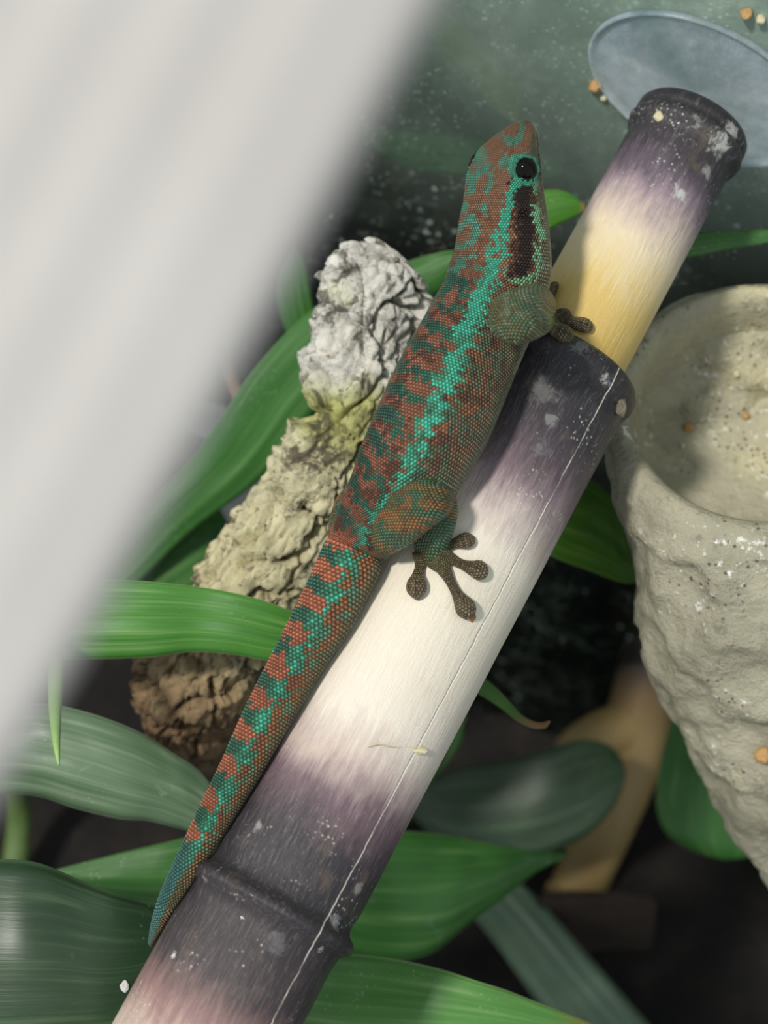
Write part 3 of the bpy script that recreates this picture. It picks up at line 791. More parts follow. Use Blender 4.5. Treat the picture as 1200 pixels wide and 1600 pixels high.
# ------------------------------------------------------------------ cork log
def log_mat():
    m, nt, b = new_mat('lichen_bark')
    tc = N(nt, 'ShaderNodeTexCoord'); ob = tc.outputs['Object']
    al = N(nt, 'ShaderNodeAttribute', attribute_name='along').outputs['Fac']
    n1 = noise_t(nt, ob, 7, 6, 0.65); n2 = noise_t(nt, ob, 18, 8, 0.75, 0.8); n3 = noise_t(nt, ob, 60, 6, 0.75)
    al2 = mathn(nt, 'ADD', al, mathn(nt, 'MULTIPLY_ADD', n1, 0.10, -0.05))
    main = ramp(nt, [(0.0, lin((244, 242, 234))), (0.265, lin((240, 238, 226))), (0.31, lin((206, 208, 136))), (0.37, lin((206, 206, 140))), (0.42, lin((232, 226, 188))), (0.57, lin((226, 216, 172))), (0.62, lin((186, 164, 124))), (0.67, lin((150, 122, 90))), (1.0, lin((140, 114, 84)))], al2).outputs[0]
    c = mixc(nt, smoothstep(nt, n2, 0.54, 0.66, 0, .85), main, lin((84, 76, 60)))
    c = mixc(nt, smoothstep(nt, noise_t(nt, ob, 8.5, 7, 0.74, 0.9), 0.51, 0.60, 0, .85), c, lin((72, 64, 50)))
    c = mixc(nt, smoothstep(nt, n3, 0.56, 0.66, 0, 0.75), c, lin((58, 52, 44)))
    c = mixc(nt, smoothstep(nt, noise_t(nt, ob, 12, 4, 0.6), 0.6, 0.72, 0, 0.35), c, lin((160, 166, 80)))
    LK(nt, c, b.inputs['Base Color']); b.inputs['Roughness'].default_value = 0.88
    bump(nt, b, mathn(nt, 'ADD', n2, mathn(nt, 'MULTIPLY', n3, 0.5)), 1.0, 0.014)
    return m
LG = np.array([  # x, y, depth, radius
 (622, 398, -.27, .030), (614, 408, -.27, .066), (598, 436, -.27, .088), (578, 490, -.27, .098), (566, 560, -.27, .086), (560, 630, -.28, .076), (542, 695, -.29, .066),
 (505, 748, -.30, .090), (446, 838, -.31, .104), (378, 935, -.33, .098), (322, 1020, -.35, .102), (296, 1085, -.40, .098), (300, 1125, -.55, .085), (312, 1140, -.9, .075), (322, 1150, -1.4, .075), (330, 1160, -2.15, .085), (331, 1162, -2.4, .085)], float)
lg_ = cr(LG, 260)
pts = np.array([P(a[0], a[1], a[2]) for a in lg_]); rr = lg_[:, 3]
M = 180
v = sweep(pts, rr, rr, np.array([-.3, .2, .9]), M)
cen = np.repeat(pts, M, 0); nd = unit(v - cen); rrep = np.repeat(rr, M)
along = np.repeat(np.linspace(0, 1, 260), M)
ang = np.tile(np.linspace(0, 2 * math.pi, M, endpoint=False), 260)
q = v * 9.0
warp = np.stack([fbm(q * 1.3, 3, 40), fbm(q * 1.3, 3, 50), fbm(q * 1.3, 3, 60)], 1)
AXLOG = unit(P(590, 430, -.27) - P(330, 1010, -.34))
def stretch(x, f_):                                   # chunks longer along the grain
    c_ = (x @ AXLOG)[:, None] * AXLOG; return x - c_ * (1 - f_)
f1, f2, cid = worley(stretch(v, .8) * 12.5 + warp * .35, 3)
plates = np.clip((f2 - f1) / .07, 0, 1)
f1b, f2b, cidb = worley(stretch(v, .75) * 36 + warp * .6, 8)
small = np.clip((f2b - f1b) / .18, 0, 1)
d = 0.026 * (cid - .5) - 0.036 * (1 - plates) + 0.010 * (cidb - .5) - .009 * (1 - small) + 0.022 * fbm(v * 5, 4, 70) + 0.014 * fbm(stretch(v, .8) * 42, 4, 80)
d += 0.034 * np.exp(-((along - .385) / .022) ** 2) * (np.sin(ang) * -1 > .2) - 0.016 * np.exp(-((along - .34) / .02) ** 2)
d *= np.clip(rrep / .08, .35, 1) * (1 - .5 * (along > .72))
# keep it clear of the pole and the gecko
v2 = v + nd * d[:, None]
log = mesh_obj('cork_log', v2, grid_faces(260, M), log_mat())
aa = log.data.attributes.new('along', 'FLOAT', 'POINT'); aa.data.foreach_set('value', along)
tag(log, 'gnarled pale lichen-covered log behind the gecko', 'log')

# ------------------------------------------------------------------ feeding bowl of cast stone
bowl_m, nt, b = new_mat('cast_stone')
tc = N(nt, 'ShaderNodeTexCoord'); ob = tc.outputs['Object']
n1 = noise_t(nt, ob, 3.2, 6, 0.6); n2 = noise_t(nt, ob, 22, 6, 0.7); n3 = noise_t(nt, ob, 60, 4, 0.7)
c = ramp(nt, [(0.3, lin((128, 126, 108))), (0.55, lin((172, 168, 146))), (0.75, lin((206, 198, 156)))], n1).outputs[0]
c = mixc(nt, smoothstep(nt, n2, 0.55, 0.7, 0, .5), c, lin((96, 94, 82)))
c = mixc(nt, mathn(nt, 'MULTIPLY', smoothstep(nt, n3, 0.57, 0.68), smoothstep(nt, noise_t(nt, ob, 4.2, 3), .46, .6)), c, lin((232, 234, 228)))
vo = N(nt, 'ShaderNodeTexVoronoi'); vo.inputs['Scale'].default_value = 70; LK(nt, ob, vo.inputs['Vector'])
spot = mathn(nt, 'MULTIPLY', smoothstep(nt, vo.outputs['Distance'], .1, .3, .8, 0), smoothstep(nt, noise_t(nt, ob, 5, 2), .52, .6))
c = mixc(nt, spot, c, lin((40, 34, 28)))
LK(nt, c, b.inputs['Base Color']); b.inputs['Roughness'].default_value = 0.5; b.inputs['Specular IOR Level'].default_value = 0.5
bump(nt, b, mathn(nt, 'ADD', n2, mathn(nt, 'MULTIPLY', n3, .6)), 0.9, 0.012)
UPL = np.array(ROT.transposed() @ Vector((0, 0, 1)))
MN = unit(np.array([-.10, .50, .86]))
BC = P(1192, 636, -.22)
def ring_at(c, nrm, rx, ry, n, e=None):
    e1_ = unit(np.cross(np.array([0, 1, 0.]), nrm)); e2_ = np.cross(nrm, e1_)
    a = np.linspace(0, 2 * math.pi, n, endpoint=False)
    return c + np.cos(a)[:, None] * e1_ * rx + np.sin(a)[:, None] * e2_ * ry
nb = 170
rings = []
# outside from the tip below to the rim, then into the hollow; (centre x, centre y, depth, radius, tilt 0 = level with body, 1 = rim)
outer = [(1292, 1450, -.62, .02), (1290, 1420, -.60, .075), (1286, 1360, -.56, .118), (1280, 1290, -.53, .150), (1270, 1200, -.49, .178), (1262, 1110, -.45, .228), (1256, 1020, -.40, .262), (1248, 930, -.36, .272), (1236, 850, -.315, .276), (1222, 780, -.28, .282), (1206, 710, -.245, .283), (1196, 655, -.215, .268), (1193, 636, -.205, .248)]
oc = cr(np.array([(a, b_, c_, r_) for a, b_, c_, r_ in outer]), 90)
tl_ = np.linspace(0, 1, 90)
for k_, (a, b_, c_, r_) in enumerate(oc):
    nrm = unit(UPL * (1 - smooth01((tl_[k_] - .35) / .65)) + MN * smooth01((tl_[k_] - .35) / .65))
    rings.append(ring_at(P(a, b_, c_), nrm, r_, r_, nb))
n_out = len(rings)
for dep, r_ in ((0.004, .240), (-.002, .230), (-.016, .224), (-.05, .221), (-.10, .218), (-.15, .210), (-.185, .190), (-.205, .16), (-.215, .11), (-.22, .05), (-.221, .008)):
    rings.append(ring_at(BC + MN * (dep + .012), MN, r_, r_, nb))
v = np.concatenate(rings)
cen = np.repeat(np.array([r_.mean(0) for r_ in rings]), nb, 0)
nd = unit(v - cen)
isout = np.repeat(np.arange(len(rings)) < n_out, nb)
edge_soft = np.clip(np.repeat((n_out - 1 - np.arange(len(rings))) / 10.0, nb), .25, 1)
dd = 0.045 * fbm(v * 4.2, 4, 3) - 0.035 * np.abs(fbm(v * 8, 4, 13)) + 0.012 * fbm(v * 26, 4, 23) + .01
ridge = 0.022 * (np.abs(((v @ unit(np.array([.5, .8, .1]))) * 7 + 1.2 * fbm(v * 3, 3, 33)) % 1 - .5) - .25)
v = v + nd * np.where(isout, (dd + ridge) * edge_soft, 0.005 * fbm(v * 7, 3, 5) + .0035 * np.sin((v @ MN) * 160) * (np.linalg.norm(v - cen, axis=1) > .12))[:, None]
# flat back against the glass
lim = np.where(isout, GC - .004, GC - .03)
over = v @ GN - lim
v = v - np.maximum(over, 0)[:, None] * GN[None, :]
bowl = mesh_obj('feeding_bowl', v, grid_faces(len(rings), nb), bowl_m)
tag(bowl, 'rough grey stone-look feeding bowl fixed to the glass beside the bamboo', 'bowl')

crumb_m = plain_mat('food_crumb', (206, 164, 106), 0.7, 40, 0.35, 0.5, 0.01)
pale_m = plain_mat('pale_crumb', (226, 218, 180), 0.7, 40, 0.3, 0.5, 0.01)
def crumb(name, pos, r_, mat, label, cat='crumb', group=None, k=0, sq=(1, 1, 1)):
    bm = bmesh.new(); bmesh.ops.create_icosphere(bm, subdivisions=3, radius=1.0)
    vv = np.array([x.co[:] for x in bm.verts]); fs = [[x.index for x in f_.verts] for f_ in bm.faces]; bm.free()
    vv = vv * (1 + .45 * fbm(vv * 1.3 + k * 7.1, 3, k))[:, None] * np.array(sq) * r_
    o = mesh_obj(name, vv + pos, fs, mat); tag(o, label, cat, group); return o
def bowl_point(x, y):
    o = np.array([0, 0, DIST]); dr = unit(P(x, y, 0) - o)
    return o, dr
bt = BVHTree.FromPolygons(v.tolist(), grid_faces(len(rings), nb))
def on_bowl(x, y, up):
    o, dr = bowl_point(x, y); h = bt.ray_cast(Vector(o), Vector(dr))
    if h[0] is None: return None
    nn = np.array(h[1]); nn = nn if nn[2] > 0 else -nn
    return np.array(h[0]) + nn * up
for k_, (x, y, r_, lab, mt) in enumerate([(1075, 669, .0085, 'tan food crumb stuck to the inner wall of the bowl', crumb_m), (1163, 648, .0075, 'ochre food crumb higher on the bowl floor', crumb_m),
        (1066, 698, .0045, 'tiny white grain just below the tan crumb in the bowl', pale_m), (1152, 583, .006, 'white grain near the bowl\'s far side', pale_m), (1190, 1178, .014, 'pinkish flake on the bowl\'s outer side', crumb_m)]):
    p_ = on_bowl(x, y, r_ * .55)
    if p_ is not None: crumb('food_crumb', p_, r_, mt, lab, 'crumb', None, k_ + 1)

# ------------------------------------------------------------------ suction cup and crumbs on the glass
cup_m = bpy.data.materials.new('clear_rubber'); cup_m.use_nodes = True
nt = cup_m.node_tree; b = nt.nodes['Principled BSDF']; out = nt.nodes['Material Output']
tc = N(nt, 'ShaderNodeTexCoord')
LK(nt, ramp(nt, [(0.3, lin((150, 178, 190))), (0.7, lin((222, 232, 238)))], noise_t(nt, tc.outputs['Object'], 8, 5)).outputs[0], b.inputs['Base Color'])
b.inputs['Roughness'].default_value = 0.25
trn = N(nt, 'ShaderNodeBsdfTransparent'); mx = N(nt, 'ShaderNodeMixShader')
LK(nt, smoothstep(nt, noise_t(nt, tc.outputs['Object'], 11, 6, .7), .3, .75, .22, .62), mx.inputs[0])
LK(nt, trn.outputs[0], mx.inputs[1]); LK(nt, b.outputs[0], mx.inputs[2]); LK(nt, mx.outputs[0], out.inputs[0])
c0 = on_glass(1096, 138, .002); ea = on_glass(1096 + 172, 138 + 80, .002) - c0; eb = on_glass(1096 + 44, 138 - 94, .002) - c0
prof = [(0, .014), (.30, .013), (.45, .012), (.70, .010), (.90, .006), (.945, .005), (.965, .012), (.985, .013), (1.0, .008), (1.0, .0)]
a = np.linspace(0, 2 * math.pi, 72, endpoint=False)
v = []
for (r_, h) in prof:
    r_ = max(r_, .01)
    v += [c0 + ea * r_ * math.cos(t) + eb * r_ * math.sin(t) - GN * h for t in a]
o = mesh_obj('suction_cup', v, grid_faces(len(prof), 72), cup_m)
tag(o, 'clear bluish oval suction cup on the glass behind the pole tip', 'suction cup')
for k_, (x, y, r_, lab) in enumerate([(930, 136, .0115, 'round tan crumb stuck to glass beside the suction cup'), (943, 153, .006, 'small pale crumb just under the round tan one on the glass'),
        (1166, 22, .010, 'yellow crumb on the glass above the suction cup'), (1188, 30, .008, 'larger-paired pale crumb on the glass above the suction cup')]):
    crumb('glass_crumb', on_glass(x, y, r_ * .6), r_, crumb_m if k_ in (0, 2) else pale_m, lab, 'crumb', None, k_ + 11)
p_, n_ = surf(1030, 184, .002); crumb('dry_flake', p_, .0095, pale_m, 'cream flake stuck on the pole\'s dark top rim', 'flake', None, 31, (1, 1, .6))
p_, n_ = surf(655, 1172, .001); crumb('bark_flake', p_, .011, pale_m, 'peeling pale flake on the cream part of the pole', 'flake', None, 32, (1.3, .5, .6))
p_, n_ = surf(738, 964, .0005); crumb('amber_smear', p_, .006, plain_mat('amber', (176, 118, 50), .4, 30), 'amber smear below the gecko\'s longest toe', 'smear', None, 33, (.8, 1.2, .5))
p_, n_ = surf(967, 634, .004); crumb('node_scar', p_, .016, plain_mat('fibre', (150, 140, 122), .9, 60, .5, .8, .01), 'frayed beige fibre scar at the lower culm\'s top node', 'scar', None, 35, (.55, 1.1, .7))

thr = np.array([surf(x_, y_, .002 + .003 * math.sin(i * 1.3))[0] for i, (x_, y_) in enumerate([(574, 1167), (590, 1163), (606, 1166), (622, 1168), (638, 1167), (654, 1172)])])
thr = cr(thr, 40)
o = mesh_obj('silk_thread', sweep(thr, np.full(40, .0009), np.full(40, .0009), np.array([.2, .9, .3]), 6), grid_faces(40, 6), pale_m); tag(o, 'fine white thread lying across the pole beside the peeling flake', 'thread')
# ------------------------------------------------------------------ leaves
def leaf_mat(name, c_dark, c_mid, c_pale, rough=0.38, tip=None, stripes=1.0, dusty=0.1, trans=0.22, coat=0.0):
    m, nt, b = new_mat(name)
    uv = N(nt, 'ShaderNodeUVMap'); tc = N(nt, 'ShaderNodeTexCoord')
    st = noise_t(nt, vmath(nt, 'MULTIPLY', uv.outputs[0], (26, 1.3, 1)).outputs[0], 1.0, 5, 0.65)
    big = noise_t(nt, vmath(nt, 'MULTIPLY', uv.outputs[0], (5, 1.0, 1)).outputs[0], 1.6, 2, 0.5)
    c = ramp(nt, [(0.25, lin(c_dark)), (0.55, lin(c_mid)), (0.8, lin(c_pale))], mathn(nt, 'ADD', mathn(nt, 'MULTIPLY', big, .6), mathn(nt, 'MULTIPLY', st, .45))).outputs[0]
    c = mixc(nt, smoothstep(nt, st, 0.58, 0.72, 0, 0.45 * stripes), c, lin(c_pale))
    sp = N(nt, 'ShaderNodeSeparateXYZ'); LK(nt, uv.outputs[0], sp.inputs[0])
    edge = mathn(nt, 'ABSOLUTE', mathn(nt, 'SUBTRACT', sp.outputs[0], .5))
    c = mixc(nt, smoothstep(nt, edge, 0.478, 0.497, 0, .55), c, lin(c_pale))
    if tip:
        vv = mathn(nt, 'ADD', sp.outputs[1], mathn(nt, 'MULTIPLY_ADD', st, .1, -.05))
        c = mixc(nt, smoothstep(nt, vv, tip[0], tip[1]), c, lin(tip[2]))
    vo = N(nt, 'ShaderNodeTexVoronoi'); vo.inputs['Scale'].default_value = 110; LK(nt, tc.outputs['Object'], vo.inputs['Vector'])
    du = mathn(nt, 'MULTIPLY', smoothstep(nt, vo.outputs['Distance'], .06, .22, 1, 0), smoothstep(nt, noise_t(nt, tc.outputs['Object'], 7, 3), .5, .64))
    du = mathn(nt, 'MAXIMUM', du, mathn(nt, 'MULTIPLY', smoothstep(nt, noise_t(nt, tc.outputs['Object'], 9, 6, .75, 1.0), .6, .78), dusty * 3.0))
    c = mixc(nt, mathn(nt, 'MULTIPLY', du, .6, clamp=True), c, lin((206, 214, 204)))
    LK(nt, c, b.inputs['Base Color']); b.inputs['Roughness'].default_value = rough; b.inputs['Specular IOR Level'].default_value = 0.5
    b.inputs['Coat Weight'].default_value = coat; b.inputs['Coat Roughness'].default_value = .38
    bump(nt, b, st, 0.22, 0.008)
    if trans:
        tl = N(nt, 'ShaderNodeBsdfTranslucent'); LK(nt, c, tl.inputs[0]); mx = N(nt, 'ShaderNodeMixShader'); mx.inputs[0].default_value = trans
        o_ = nt.nodes['Material Output']; LK(nt, b.outputs[0], mx.inputs[1]); LK(nt, tl.outputs[0], mx.inputs[2]); LK(nt, mx.outputs[0], o_.inputs[0])
    return m

bright = leaf_mat('striped_leaf', (42, 100, 36), (84, 148, 60), (176, 205, 142), .36, None, 1.2, .08, .25)
dusty = leaf_mat('dusty_leaf', (62, 92, 62), (104, 132, 100), (178, 192, 170), .34, None, .5, .22, .15, .3)
glossy = leaf_mat('glossy_dark_leaf', (26, 46, 28), (40, 66, 40), (96, 122, 88), .42, None, .35, .06, .08, .25)
mid = leaf_mat('mid_leaf', (38, 84, 36), (64, 118, 52), (130, 168, 104), .38, None, .5, .06, .22)
tipped = leaf_mat('brown_tipped_leaf', (52, 108, 46), (94, 150, 74), (172, 200, 146), .36, (.72, .97, (150, 104, 44)), .6, .05, .25)
lime = leaf_mat('lime_leaf', (64, 122, 36), (104, 158, 52), (168, 200, 110), .4, None, .5, .05, .35)
olive_leaf = leaf_mat('olive_leaf', (84, 96, 44), (122, 132, 64), (160, 166, 100), .5, None, .4, .05, .2)

def leaf(parent, pairs, mat, arch=.12, label=None, n=56, m=15, fold=0.0, wave=0.0, k=0, name='leaf'):
    """pairs of opposite margin points (xa, ya, xb, yb, depth) from base to tip"""
    g_ = cr(np.array(pairs, float), n)
    A_ = np.array([P(a, b_, w) for a, b_, w in zip(g_[:, 0], g_[:, 1], g_[:, 4])])
    B_ = np.array([P(a, b_, w) for a, b_, w in zip(g_[:, 2], g_[:, 3], g_[:, 4])])
    t = np.linspace(0, 1, m)
    v = A_[:, None, :] * (1 - t)[None, :, None] + B_[:, None, :] * t[None, :, None]
    wd = np.linalg.norm(B_ - A_, axis=1)
    tg = unit(np.gradient((A_ + B_) / 2, axis=0)); nr = unit(np.cross(tg, B_ - A_)); nr *= np.sign(nr[:, 2:3] + 1e-9)
    prof = arch * np.sin(math.pi * t) - fold * np.exp(-((t - .5) / .09) ** 2)
    v = v + nr[:, None, :] * (wd[:, None] * prof[None, :])[..., None]
    if wave:
        vv = wave * fbm(np.stack([np.repeat(np.arange(n) / 9.0, m), np.tile(t * 2, n), np.full(n * m, k * 3.3)], 1), 2, k).reshape(n, m)
        v = v + nr[:, None, :] * vv[..., None]
    uvs = np.stack([np.tile(t, n), np.repeat(np.linspace(0, 1, n), m)], 1)
    o = mesh_obj(name, v.reshape(-1, 3), grid_faces(n, m, wrap=False), mat, parent=parent, uvs=uvs)
    md = o.modifiers.new('thickness', 'SOLIDIFY'); md.thickness = 0.006; md.offset = 0
    if label: o['label'] = label
    return o
def stem(parent, pts, mat, name='stem', nseg=14):
    g_ = cr(np.array(pts, float), 50)
    c_ = np.array([P(a[0], a[1], a[2]) for a in g_])
    v = sweep(c_, g_[:, 3], g_[:, 3], np.array([1., .1, .2]), nseg)
    return mesh_obj(name, v, grid_faces(50, nseg), mat, parent=parent)
def foot(x, y, w):
    """soil point straight under a local position"""
    p_ = P(x, y, w); q = L2W(p_); return (q.x, q.y, 0)
def to_px(q):
    l = ROT.transposed() @ (Vector(q) - Vector((0, 0, Z0))); k_ = (DIST - l.z) / DIST
    return 600 + l.x / k_ * 1000, 800 - l.y / k_ * 1000, l.z
stem_m = plain_mat('plant_stem', (92, 118, 62), .6, 12, .4, .4, .01)

# broad-leaved plant at the left, its crown is out of view
bq = foot(-330, 1250, -.35)
pl = empty('broad_leaf_plant', bq, 'broad-leaved plant with a striped bright leaf crossing the log, rooted beside the white hood edge', 'plant')
fx = to_px(bq)
stem(pl, [(-330, 1150, -.25, .02), (-335, 1350, -.36, .028), (fx[0], fx[1] - 120, fx[2] + .1, .032), (fx[0], fx[1] + 10, fx[2], .034)], stem_m)
leaf(pl, [(-330, 1150, -320, 1175, -.25), (-240, 1040, -220, 1120, -.2), (-120, 960, -110, 1070, -.16), (0, 922, 0, 1042, -.13), (100, 906, 92, 1030, -.12), (170, 906, 165, 1029, -.12), (240, 910, 235, 1026, -.12), (310, 918, 300, 1018, -.13), (370, 928, 365, 1022, -.13), (430, 945, 425, 1032, -.14), (475, 968, 470, 1024, -.15), (510, 996, 509, 1002, -.16)],
     bright, .10, 'bright green leaf with pale stripes', fold=.05, wave=.008, k=1)
leaf(pl, [(-330, 1170, -325, 1195, -.3), (-230, 1130, -240, 1230, -.3), (-100, 1105, -100, 1240, -.28), (0, 1100, -10, 1238, -.26), (70, 1100, 60, 1245, -.25), (140, 1114, 125, 1264, -.25), (210, 1142, 185, 1277, -.25), (265, 1175, 232, 1280, -.26), (305, 1200, 275, 1292, -.27), (328, 1228, 305, 1298, -.28), (333, 1262, 322, 1290, -.29)],
     dusty, .14, 'dusty grey-green leaf with a crease', fold=.03, wave=.016, k=2)
lf_d = leaf(pl, [(-330, 1210, -300, 1300, -.28), (-240, 1300, -200, 1560, -.16), (-120, 1345, -90, 1700, -.08), (0, 1342, 10, 1712, -.04), (60, 1350, 90, 1705, -.03), (120, 1374, 160, 1690, -.04), (180, 1397, 220, 1660, -.05), (240, 1418, 262, 1600, -.07), (268, 1446, 275, 1540, -.08), (280, 1480, 281, 1490, -.09)],
     glossy, .16, 'large glossy dark green leaf', fold=.02, wave=.01, k=3)
stem(pl, [(86, 985, -.13, .006), (87, 1030, -.02, .011), (86, 1100, .05, .0105), (88, 1160, .10, .006), (92, 1195, .12, .002)], plain_mat('pale_shoot', (150, 186, 112), .5, 12, .2, .2, .01), name='leaf_shoot')

lv_ = np.array([(ROT.transposed() @ (lf_d.parent.location + x.co - Vector((0, 0, Z0))))[:] for x in lf_d.data.vertices])
lb = BVHTree.FromPolygons(lv_.tolist(), [tuple(p_.vertices) for p_ in lf_d.data.polygons])
h_ = lb.ray_cast(Vector((0, 0, DIST)), Vector(unit(P(190, 1543, 0) - np.array([0, 0, DIST]))))
if h_[0] is not None:
    crumb('white_dropping', np.array(h_[0]) + np.array([0, 0, .001]), .011, plain_mat('chalk_white', (240, 240, 236), .8, 60, .2, .6, .01), 'chalky white dropping on the large glossy dark leaf', 'dropping', None, 41, (.9, 1.2, .22))
# climbing plant behind the pole
bq = foot(440, 1450, -.62)
pl2 = empty('climbing_plant', bq, 'green climbing plant whose leaves reach out from behind the bamboo pole', 'plant')
fx = to_px(bq)
stem(pl2, [(930, 380, -.30, .010), (845, 560, -.34, .014), (770, 740, -.38, .017), (650, 1000, -.46, .019), (540, 1220, -.55, .021), (440, 1450, -.62, .023), (fx[0], fx[1] - 100, fx[2] + .05, .025), (fx[0], fx[1] + 15, fx[2] - .02, .026)], stem_m)
leaf(pl2, [(500, 1310, 500, 1330, -.55), (440, 1298, 440, 1395, -.5), (340, 1298, 340, 1425, -.46), (260, 1316, 250, 1425, -.44), (170, 1338, 170, 1405, -.43), (110, 1353, 112, 1385, -.43), (70, 1364, 71, 1368, -.43)], mid, .08, 'plain leaf pointing left below the tail', wave=.006, k=4)
leaf(pl2, [(440, 1560, 440, 1600, -.5), (480, 1496, 470, 1690, -.36), (540, 1490, 530, 1720, -.28), (620, 1499, 620, 1720, -.24), (700, 1518, 705, 1705, -.22), (780, 1544, 790, 1690, -.22), (860, 1575, 868, 1672, -.24), (920, 1598, 924, 1650, -.26), (975, 1628, 976, 1634, -.28)], tipped, .12, 'bright arching leaf with a browned tip', fold=.02, wave=.01, k=5)
leaf(pl2, [(500, 1330, 480, 1360, -.55), (560, 1306, 520, 1470, -.62), (620, 1298, 590, 1500, -.7), (690, 1304, 670, 1490, -.78), (750, 1316, 735, 1440, -.84), (810, 1326, 800, 1390, -.88), (850, 1330, 846, 1358, -.9), (884, 1334, 884, 1338, -.92)], mid, .10, 'broad leaf pointing right', wave=.01, k=6)
leaf(pl2, [(655, 1000, 648, 1010, -.46), (700, 1015, 690, 1035, -.40), (742, 1048, 730, 1072, -.34), (772, 1072, 762, 1092, -.31), (797, 1098, 788, 1110, -.30), (815, 1118, 808, 1126, -.29), (835, 1128, 832, 1137, -.28), (850, 1129, 852, 1137, -.27), (858, 1126, 859, 1129, -.26)], leaf_mat('withered_tip', (40, 84, 30), (76, 120, 48), (120, 150, 80), .5, (.55, .78, (140, 108, 72)), .5, .03, .2), .1, 'narrow leaf with a curled dry tip', k=7)
leaf(pl2, [(770, 740, 765, 760, -.38), (820, 735, 810, 830, -.42), (880, 735, 862, 868, -.45), (925, 752, 912, 888, -.52), (960, 785, 945, 900, -.57), (985, 830, 975, 910, -.61), (1004, 885, 1000, 908, -.64)], lime, .1, 'lime green leaf under the bowl', fold=.03, wave=.01, k=8)
leaf(pl2, [(850, 430, 840, 440, -.32), (830, 350, 810, 420, -.31), (838, 305, 830, 385, -.31), (865, 297, 862, 356, -.31), (892, 304, 890, 342, -.31), (914, 322, 914, 328, -.31)], leaf_mat('fresh_leaf', (44, 104, 28), (76, 140, 42), (130, 170, 80), .4, (.9, .99, (170, 120, 70)), .4, .02, .3), .08, 'fresh green leaf tip beside the gecko head', k=9)
leaf(pl2, [(930, 395, 930, 400, -.30), (1000, 378, 1010, 408, -.31), (1080, 366, 1085, 400, -.325), (1140, 361, 1145, 388, -.335), (1200, 360, 1203, 378, -.34), (1245, 364, 1246, 368, -.345)], mid, .08, 'green leaf over the bowl rim', k=10)

# shaded plant at the back left
bq = foot(-120, 1000, -.9)
pl3 = empty('strap_leaf_plant', bq, 'strap-leaved plant behind the log and the white hood edge', 'plant')
fx = to_px(bq)
stem(pl3, [(60, 960, -.86, .014), (-90, 1010, -.9, .026), (fx[0], fx[1] - 150, fx[2] + .1, .03), (fx[0], fx[1] + 15, fx[2], .034)], stem_m)
leaf(pl3, [(60, 960, 80, 985, -.86), (140, 885, 200, 920, -.82), (215, 800, 300, 828, -.78), (300, 712, 390, 762, -.74), (352, 640, 440, 712, -.7), (400, 572, 485, 650, -.66), (470, 500, 540, 585, -.62), (545, 448, 600, 520, -.57), (630, 412, 670, 468, -.52), (690, 394, 708, 430, -.49), (722, 390, 723, 394, -.47)], mid, .1, 'long green strap leaf', fold=.03, wave=.01, k=11)
leaf(pl3, [(60, 965, 70, 1000, -.88), (150, 880, 160, 990, -.86), (220, 830, 240, 960, -.86), (280, 790, 320, 910, -.86), (320, 785, 356, 870, -.87), (345, 800, 362, 835, -.88)], mid, .1, 'short green leaf', k=12)
leaf(pl3, [(500, 760, 520, 770, -.75), (478, 700, 515, 700, -.74), (476, 640, 520, 630, -.72), (500, 590, 530, 580, -.70), (530, 560, 533, 560, -.7)], mid, .08, 'small leaf behind the log', k=13)
leaf(pl3, [(470, 560, 500, 560, -.80), (440, 500, 490, 490, -.78), (430, 450, 480, 430, -.76), (440, 410, 470, 400, -.75), (455, 385, 457, 384, -.74)], mid, .08, 'small narrow leaf', k=14)

slate = [(238, 640, -1.02), (330, 655, -1.02), (418, 690, -1.0), (436, 770, -1.0)]
sv = []
q_top = [L2W(P(*s_)) for s_ in [(225, 690, -1.02), (262, 652, -1.02), (345, 668, -1.02), (415, 715, -1.0), (440, 780, -1.0)]]
ctrb = sum((np.array(q) for q in q_top), np.zeros(3)) / 5
bot = [Vector((q.x * .75 + ctrb[0] * .25, q.y * .9 + ctrb[1] * .1, -.05)) for q in q_top]
prof2 = q_top + bot[::-1]
nn_ = Vector((0, 0.07, 0))
sv = [tuple(p_) for p_ in prof2] + [tuple(p_ + nn_) for p_ in prof2]
kk = len(prof2)
fs = [tuple(range(kk)), tuple(range(2 * kk - 1, kk - 1, -1))] + [(i, (i + 1) % kk, kk + (i + 1) % kk, kk + i) for i in range(kk)]
o = mesh_obj('slate_slab', sv, fs, plain_mat('slate', (112, 118, 122), .7, 4, .3, .4, .02), smooth=False, world=False)
md = o.modifiers.new('bevel', 'BEVEL'); md.width = .012; md.segments = 2
tag(o, 'upright grey slate slab behind the long strap leaf', 'stone')
bq = foot(430, 760, -.95)
fx = to_px(bq)
g_ = cr(np.array([(338, 520, -.92, .010), (352, 570, -.92, .014), (376, 630, -.93, .014), (404, 690, -.94, .015), (425, 750, -.95, .016), (fx[0], fx[1] - 60, fx[2] + .02, .018), (fx[0], fx[1] + 10, fx[2], .019)]), 70)
v = sweep(np.array([P(a[0], a[1], a[2]) for a in g_]), g_[:, 3], g_[:, 3], np.array([1, .1, .2]), 14)
v += .003 * np.stack([fbm(v * 20, 2, k_) for k_ in (1, 2, 3)], 1)
o = mesh_obj('dry_twig', v, grid_faces(70, 14), plain_mat('twig', (150, 122, 96), .8, 15, .4, .5, .01)); tag(o, 'thin tan dry twig standing behind the long strap leaf', 'twig')

